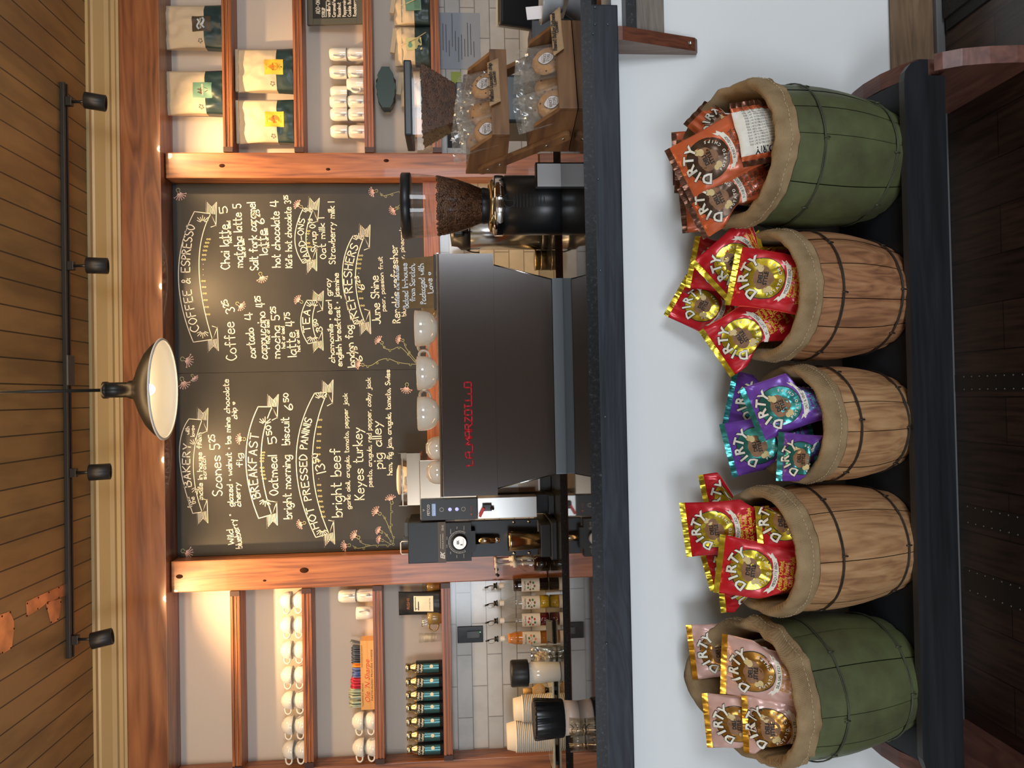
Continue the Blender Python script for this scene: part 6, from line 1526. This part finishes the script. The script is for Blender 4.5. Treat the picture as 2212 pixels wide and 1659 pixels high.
    for i in range(0, n_):
        p0 = st[i]; p1 = st[(i+1) % n_]; q0_, q1_ = p0.lerp(p1, .15), p0.lerp(p1, .8)
        off = Vector((p0.x, p0.y, 0)).normalized()*.0012; tube(bm, [q0_+off, q1_+off], .0008, 4)
    s_ = obj('stitching', bm, 'stitch', lt); return t
keg(.598, .178, .400, 'keg_green', 'wire_green', 'green painted keg at the right end of the bench, holding orange chip bags', 'burlap liner in the right green keg', 1, .06, 11)
keg(.240, .166, .340, 'keg_wood_red', 'wire', 'reddish brown wooden keg second from the right, holding red chip bags', 'burlap liner in the reddish keg second from the right', 2, .012, 12, .3)
keg(-.088, .147, .280, 'keg_wood', 'wire', 'smallest plain wooden keg in the middle, holding purple chip bags', 'burlap liner in the smallest middle keg', 3, .015, 11, .1)
keg(-.401, .158, .368, 'keg_wood', 'wire', 'plain wooden keg with wavy grain left of the smallest keg, holding red chip bags', 'burlap liner in the plain keg left of the smallest one', 4, .012, 10, .5)
keg(-.757, .175, .378, 'keg_green', 'wire_green', 'dark green keg at the left end of the bench, holding pink chip bags', 'floppy burlap liner in the left green keg', 5, .08, 11, .2)
# ---------------------------------------------------------------- chip bags
for k_n, k_v in zip(('right green', 'reddish', 'middle', 'plain', 'left green'), list(KEGS.values())): KEGS[k_n] = k_v
for n_, c in (('red', (.56, .012, .022)), ('purple', (.17, .06, .40)), ('orange', (.62, .13, .045)), ('pink', (.68, .42, .36))): mat('foil_'+n_, c, .30, .15, coat=.3, bump=.38, bscale=24)
mat('foil_gold', (.72, .56, .05), .22, .85); mat('foil_teal', (.08, .42, .42), .22, .85); mat('foil_brown', (.13, .055, .03), .25, .6); mat('foil_amber', (.70, .33, .03), .22, .85)
mat('logo_line', (.02, .025, .012), .4); mat('potato', (.26, .13, .06), .6, var=.2, vscale=70); mat('chip_slice', (.68, .52, .24), .6); mat('logo_white', (.84, .80, .68), .5); mat('panel_white', (.80, .76, .66), .5)
mat('gold_ink', (.85, .58, .06), .4); mat('teal_ink', (.10, .45, .55), .4); mat('brown_ink', (.13, .07, .045), .5); mat('amber_ink', (.72, .34, .05), .4); mat('logo_dark', (.01, .06, .06), .3, .5); mat('logo_brown', (.09, .05, .03), .3, .5); mat('logo_bronze', (.42, .20, .04), .25, .8)
FLV = {'red': ('foil_red', 'foil_gold', 'foil_gold', 'gold_ink', 'MESQUITE BBQ'), 'purple': ('foil_purple', 'foil_teal', 'foil_teal', 'teal_ink', 'SALT & VINEGAR'),
       'orange': ('foil_orange', 'foil_brown', 'logo_brown', 'brown_ink', 'FUNKY FUSION'), 'pink': ('foil_pink', 'foil_amber', 'logo_bronze', 'amber_ink', 'SEA SALTED')}
def chip(A, Bp, Yt, lean, fl, label, seed, kg, w=.145, h=.195, T=.042, back=False, flip=0, lie=0):
    Aw, Bw = P(*A, Yt), P(*Bp, Yt); e = (Bw-Aw).normalized(); c = (Aw+Bw)/2
    if abs(flip): e = Matrix.Rotation(R_(flip), 3, 'Z') @ e
    d = Vector((e.z, 0, -e.x))
    d = (d+Vector((0, lean, 0))); d -= e*d.dot(e); d.normalize(); n = e.cross(d)
    n = -n if n.y > 0 else n
    fo, se, lg, ik, fl_t = FLV[fl]
    t = thing('chip_bag', label, 'chip bag', c, group='%s chip bags in the %s keg' % (fl, kg))
    kt, kr, kl = KEGS[kg]; Mk = Matrix.Translation(kt) @ Matrix.Rotation(TI, 4, 'X'); Mi = Mk.inverted()
    def squeeze(q, s, off):
        p = Mi @ (c+q); lim = kr-.036; rad = math.hypot(p.x, p.y)
        f = min(1, max(0, (kl+.030-p.z)/.020))          # the part below the rim is pressed inside the lining
        if rad > lim and f > 0:
            over = rad-lim; k = (lim+min(.0, .0)-.004*(1-s*1)/2*0+s*.0+(off if s > 0 else 0)-.004*(s < 0)-.10*over*0)/rad
            k = 1+(k-1)*f; p.x *= k; p.y *= k
        if p.z < .03: p.z = .03+(p.z-.03)*.05
        return (Mk @ p)-c
    def S(u, v, s=1, off=0):
        """u across (-.5..+.5), v from the bottom seal (0) to the top seal (1)"""
        ed = max(0, 1-abs(2*u)**2.6); vv = max(0, min(v, 1-v)); ve = min(1, vv/.30)
        th = T/2*(ed**.75)*max(0, math.sin(ve*math.pi/2))**.8
        nr = max(0, 1-vv/.2)                                  # pleats running in from the seals
        wr_ = 1.35*(.0030*math.sin(u*34+seed*2.2)*max(0, 1-vv/.26)+.0018*noise.noise(Vector((u*9+seed, v*9, seed*1.3)))*2.2+.006*noise.noise(Vector((u*3+seed*2, v*3, seed))))
        pin = 1-.05*math.sin(math.pi*v)*(1 if abs(u) > .3 else abs(u)/.3)
        x = u*w*pin; bend = .010*math.sin(v*2.6+seed)*(1-.4*v)+.006*math.sin(u*4+seed)
        q = e*x+d*((1-v)*h)+n*(s*th+wr_*(.4+.6*ed)*(1 if v < .985 else .3)+bend+off)
        return squeeze(q, s, off)
    nx, ny = 30, 36; bm = B(); G = {}
    for s in (1, -1):
        G[s] = [[bm.verts.new(S(i/nx-.5, j/ny, s)) for i in range(nx+1)] for j in range(ny+1)]
        for j in range(ny):
            for i in range(nx):
                f = bm.faces.new((G[s][j][i], G[s][j][i+1], G[s][j+1][i+1], G[s][j+1][i])); f.smooth = True
                f.material_index = 1 if (j >= ny-1 or j < 1) and False else (2 if (s == -1) != back and 2 < j < ny-3 else 0)
    for i0 in (0, nx):
        for j in range(ny): bm.faces.new((G[1][j][i0], G[1][j+1][i0], G[-1][j+1][i0], G[-1][j][i0])).material_index = 2
    obj('pouch', bm, [fo, se, 'panel_white'], t, fix=False)
    for vb, dv in ((1, .014), (0, -.012)):                    # crimped seals
        bm = B(); rows = []
        for k in range(6):
            f = k/5; rows.append([bm.verts.new(S(i/40-.5, vb, 0, 0)-d*(dv*f*(1 if vb else 1))*(1)+n*(.0009*math.sin(k*3.14)+.0016*math.sin(i*.8+seed)*f+.004*f*math.sin(i/40*3+seed))) for i in range(41)])
        for a_, b__ in zip(rows, rows[1:]):
            for i in range(40): bm.faces.new((a_[i], a_[i+1], b__[i+1], b__[i])).smooth = False
        o = obj('top_seal' if vb else 'bottom_seal', bm, se, t, fix=False); so = o.modifiers.new('s', 'SOLIDIFY'); so.thickness = .0008; so.offset = 0
    # printed front
    kw = w/.145; s_ = 1
    fn = lambda yc, off=.0004: (lambda a, b_: S(a/w, (yc+b_)/h, s_, s_*off))
    if not back:
        yc = h*.665; R = .0495*kw; bm = B()
        disc(bm, fn(yc, .0005), 0, 0, R*1.04, R*1.04, 0, 40, 5); disc(bm, fn(yc, .0009), 0, 0, R, R, 1, 40, 5)
        for px_, py_, pr_ in ((-.010, .004, .016), (.011, .002, .017), (.0, -.011, .015), (.0, .009, .014)): disc(bm, fn(yc, .0013), px_*kw, py_*kw, pr_*kw*1.15, pr_*kw, 2, 18, 2)
        for px_, py_, pr_ in ((-.024, -.018, .0085), (.022, .008, .009), (.026, .016, .008), (-.028, -.010, .007)): disc(bm, fn(yc, .0016), px_*kw, py_*kw, pr_*kw, pr_*kw*.8, 3, 14, 2)
        rb_ = [(-.040, -.036), (-.020, -.0425), (0, -.0445), (.020, -.0425), (.040, -.036)]
        q = smooth(rb_, 4)
        for a_, b__ in zip(q, q[1:]): poly(bm, fn(yc-.015*kw, .0014), [(a_[0]*kw, a_[1]*kw-.006), (b__[0]*kw, b__[1]*kw-.006), (b__[0]*kw, b__[1]*kw+.006), (a_[0]*kw, a_[1]*kw+.006)], 4)
        for sg in (-1, 1): poly(bm, fn(yc-.015*kw, .0012), [(sg*.040*kw, -.040), (sg*.052*kw, -.030), (sg*.046*kw, -.028), (sg*.051*kw, -.019), (sg*.038*kw, -.028)], 4)
        lo = obj('logo', bm, ['logo_line', lg, 'potato', 'chip_slice', 'logo_white'], t, fix=False)
        bm = B()
        def arch(s, r0, a0, a1, sz, mi, off, up=1, bold=.04, sh=(0, 0)):
            n_ = len(s)
            for i, ch in enumerate(s):
                if ch == ' ': continue
                a = R_(a0+(a1-a0)*(i/(n_-1))); ca, sa = math.cos(a), math.sin(a)
                tx = (sa*up, -ca*up); ty = (ca*up, sa*up)
                put(bm, ch, lambda x, y: fn(yc, off)(r0*ca+tx[0]*x+ty[0]*y+sh[0], r0*sa+tx[1]*x+ty[1]*y+sh[1]), mi, size=sz, bold=bold, fine=sz > .02)
        [arch('DIRTY', .0345*kw, 152, 36, .034*kw, 1, .0017, bold=.03, sh=(sx_*.0009, sy_*.0009)) for sx_ in (-1, 1) for sy_ in (-1, 1)]; arch('DIRTY', .0345*kw, 152, 36, .034*kw, 0, .0027, bold=.03)
        arch('POTATO CHIPS', .0440*kw, 205, 345, .0095*kw, 0, .0017, -1, .03)
        put(bm, 'DELI', fn(yc+.001, .0022), 1, wid=.025*kw, size=.0135*kw, bold=.04); put(bm, 'STYLE', fn(yc-.011*kw, .0022), 1, wid=.031*kw, size=.0135*kw, bold=.04)
        k0 = -.0445*kw-.015*kw
        put(bm, fl_t, lambda x, y: fn(yc, .0020)(x, k0-.0032+y+5.2*x*x/kw), 1, wid=.058*kw, size=.0095)
        obj('logo_lettering', bm, ['logo_white', 'ink'], lo, fix=False)
        bm = B()
        for i, s in enumerate(('Artfully Crafted,', 'Partially Peeled,', 'Thick Cut Kettle Style', 'For The', 'Perfect Crunch!')):
            W_ = tm(s)[2]; sz = .0135*kw; put(bm, s, fn(h*.30-i*.0120*kw, .0007), 0, wid=W_*sz*.83, size=sz*1.05, bold=.02)
        obj('tagline', bm, ik, t, fix=False)
    else:
        bm = B()
        for i in range(14): put(bm, 'POTATOES, VEGETABLE OIL, SALT, SPICES', fn(h*.72-i*.007), 0, wid=w*.62, size=.006)
        put(bm, 'DIRTY', fn(h*.80), 0, wid=w*.4, size=.022, bold=.04)
        obj('ingredients', bm, 'ink', t, fix=False)
    return t
K1 = lambda x, y: (1440+x/3.95, 120+y/3.95); K2 = lambda x, y: (1440+x/3.95, 480+y/3.95); K3 = lambda x, y: (1440+x/3.95, 760+y/3.95); K4 = lambda x, y: (1440+x/3.95, 1000+y/3.95); K5 = lambda x, y: (1440+x/3.95, 1239+y/3.95)
sd = 1
for Z, A, Bp, Yt, ln_, fl, lb, kg, kw in (
 (K1, (100, 1090), (85, 660), 2.05, -.25, 'orange', 'orange chip bag standing furthest back in the right green keg', 'right green', {}),
 (K1, (110, 1165), (128, 715), 2.00, -.30, 'orange', 'orange chip bag whose brown top seal sits behind the foremost one', 'right green', {}),
 (K1, (175, 1450), (150, 1120), 2.02, -.25, 'orange', 'orange chip bag at the back left of the right green keg', 'right green', {}),
 (K1, (215, 580), (400, 350), 1.97, -.3, 'orange', 'crumpled orange chip bag turned sideways at the right rim', 'right green', dict(flip=-25, w=.115)),
 (K1, (945, 850), (700, 900), 1.80, -.1, 'orange', 'orange chip bag showing its white back panel low on the right', 'right green', dict(back=True, h=.13, w=.115, lie=1)),
 (K1, (345, 1530), (145, 1140), 1.93, -.45, 'orange', 'orange chip bag leaning on the left rim of the right green keg', 'right green', dict()),
 (K1, (245, 1232), (30, 800), 1.90, -.45, 'orange', 'foremost orange chip bag tilted in the right green keg', 'right green', dict(w=.15, h=.21)),
 (K2, (45, 750), (180, 510), 2.06, -.2, 'red', 'red chip bag sticking up highest behind the other three in the reddish keg', 'reddish', dict(w=.13)),
 (K2, (200, 560), (290, 115), 2.02, -.3, 'red', 'red chip bag at the back right of the reddish keg', 'reddish', {}),
 (K2, (540, 640), (265, 345), 1.96, -.35, 'red', 'red chip bag tilted left between the back and front bags', 'reddish', {}),
 (K2, (590, 1305), (305, 895), 1.94, -.35, 'red', 'red chip bag leaning over the left rim of the reddish keg', 'reddish', {}),
 (K2, (545, 705), (650, 225), 1.885, -.50, 'red', 'foremost red chip bag with the mesquite ribbon in the reddish keg', 'reddish', dict(w=.15)),
 (K3, (520, 625), (610, 165), 2.02, -.3, 'purple', 'purple chip bag at the back right of the smallest keg', 'middle', {}),
 (K3, (612, 1080), (490, 600), 1.98, -.35, 'purple', 'purple chip bag at the left of the smallest keg', 'middle', {}),
 (K3, (985, 1090), (1000, 700), 1.845, -.55, 'purple', 'small crumpled purple chip bag low at the front left of the smallest keg', 'middle', dict(w=.12, h=.13)),
 (K3, (830, 710), (680, 350), 1.90, -.45, 'purple', 'foremost purple chip bag with a folded teal corner', 'middle', dict(h=.19)),
 (K4, (400, 520), (315, 120), 2.03, -.25, 'red', 'red chip bag at the back right of the plain keg', 'plain', {}),
 (K4, (400, 1030), (320, 740), 2.03, -.25, 'red', 'red chip bag behind, its gold seal showing between two others', 'plain', dict(w=.13)),
 (K4, (215, 800), (155, 335), 1.98, -.35, 'red', 'tallest red chip bag standing upright in the plain keg', 'plain', {}),
 (K4, (505, 1230), (470, 860), 1.96, -.35, 'red', 'red chip bag mostly hidden at the left rim of the plain keg', 'plain', {}),
 (K4, (830, 740), (790, 235), 1.865, -.45, 'red', 'red chip bag lying low at the front right of the plain keg', 'plain', dict(h=.15)),
 (K4, (450, 1090), (500, 640), 1.895, -.45, 'red', 'foremost red chip bag with a crumpled top in the plain keg', 'plain', dict(h=.205)),
 (K5, (265, 870), (212, 460), 2.02, -.3, 'pink', 'pink chip bag with an amber seal standing highest at the back right', 'left green', {}),
 (K5, (705, 1475), (690, 1080), 1.88, -.40, 'pink', 'pink chip bag half hidden low at the front left rim', 'left green', dict(h=.15)),
 (K5, (390, 1455), (350, 1040), 1.955, -.35, 'pink', 'pink chip bag leaning left in the left green keg', 'left green', {}),
 (K5, (505, 975), (520, 580), 1.90, -.48, 'pink', 'foremost pink chip bag with the sea salted ribbon', 'left green', dict(w=.15))):
    chip(Z(*A), Z(*Bp), Yt, ln_, fl, lb, sd, kg, **kw); sd += 1
C.cycles.transparent_max_bounces = 24
for nm in list(MATS):
    if MATS[nm].node_tree is None: print('MISSING MATERIAL', nm)
bpy.context.view_layer.update()
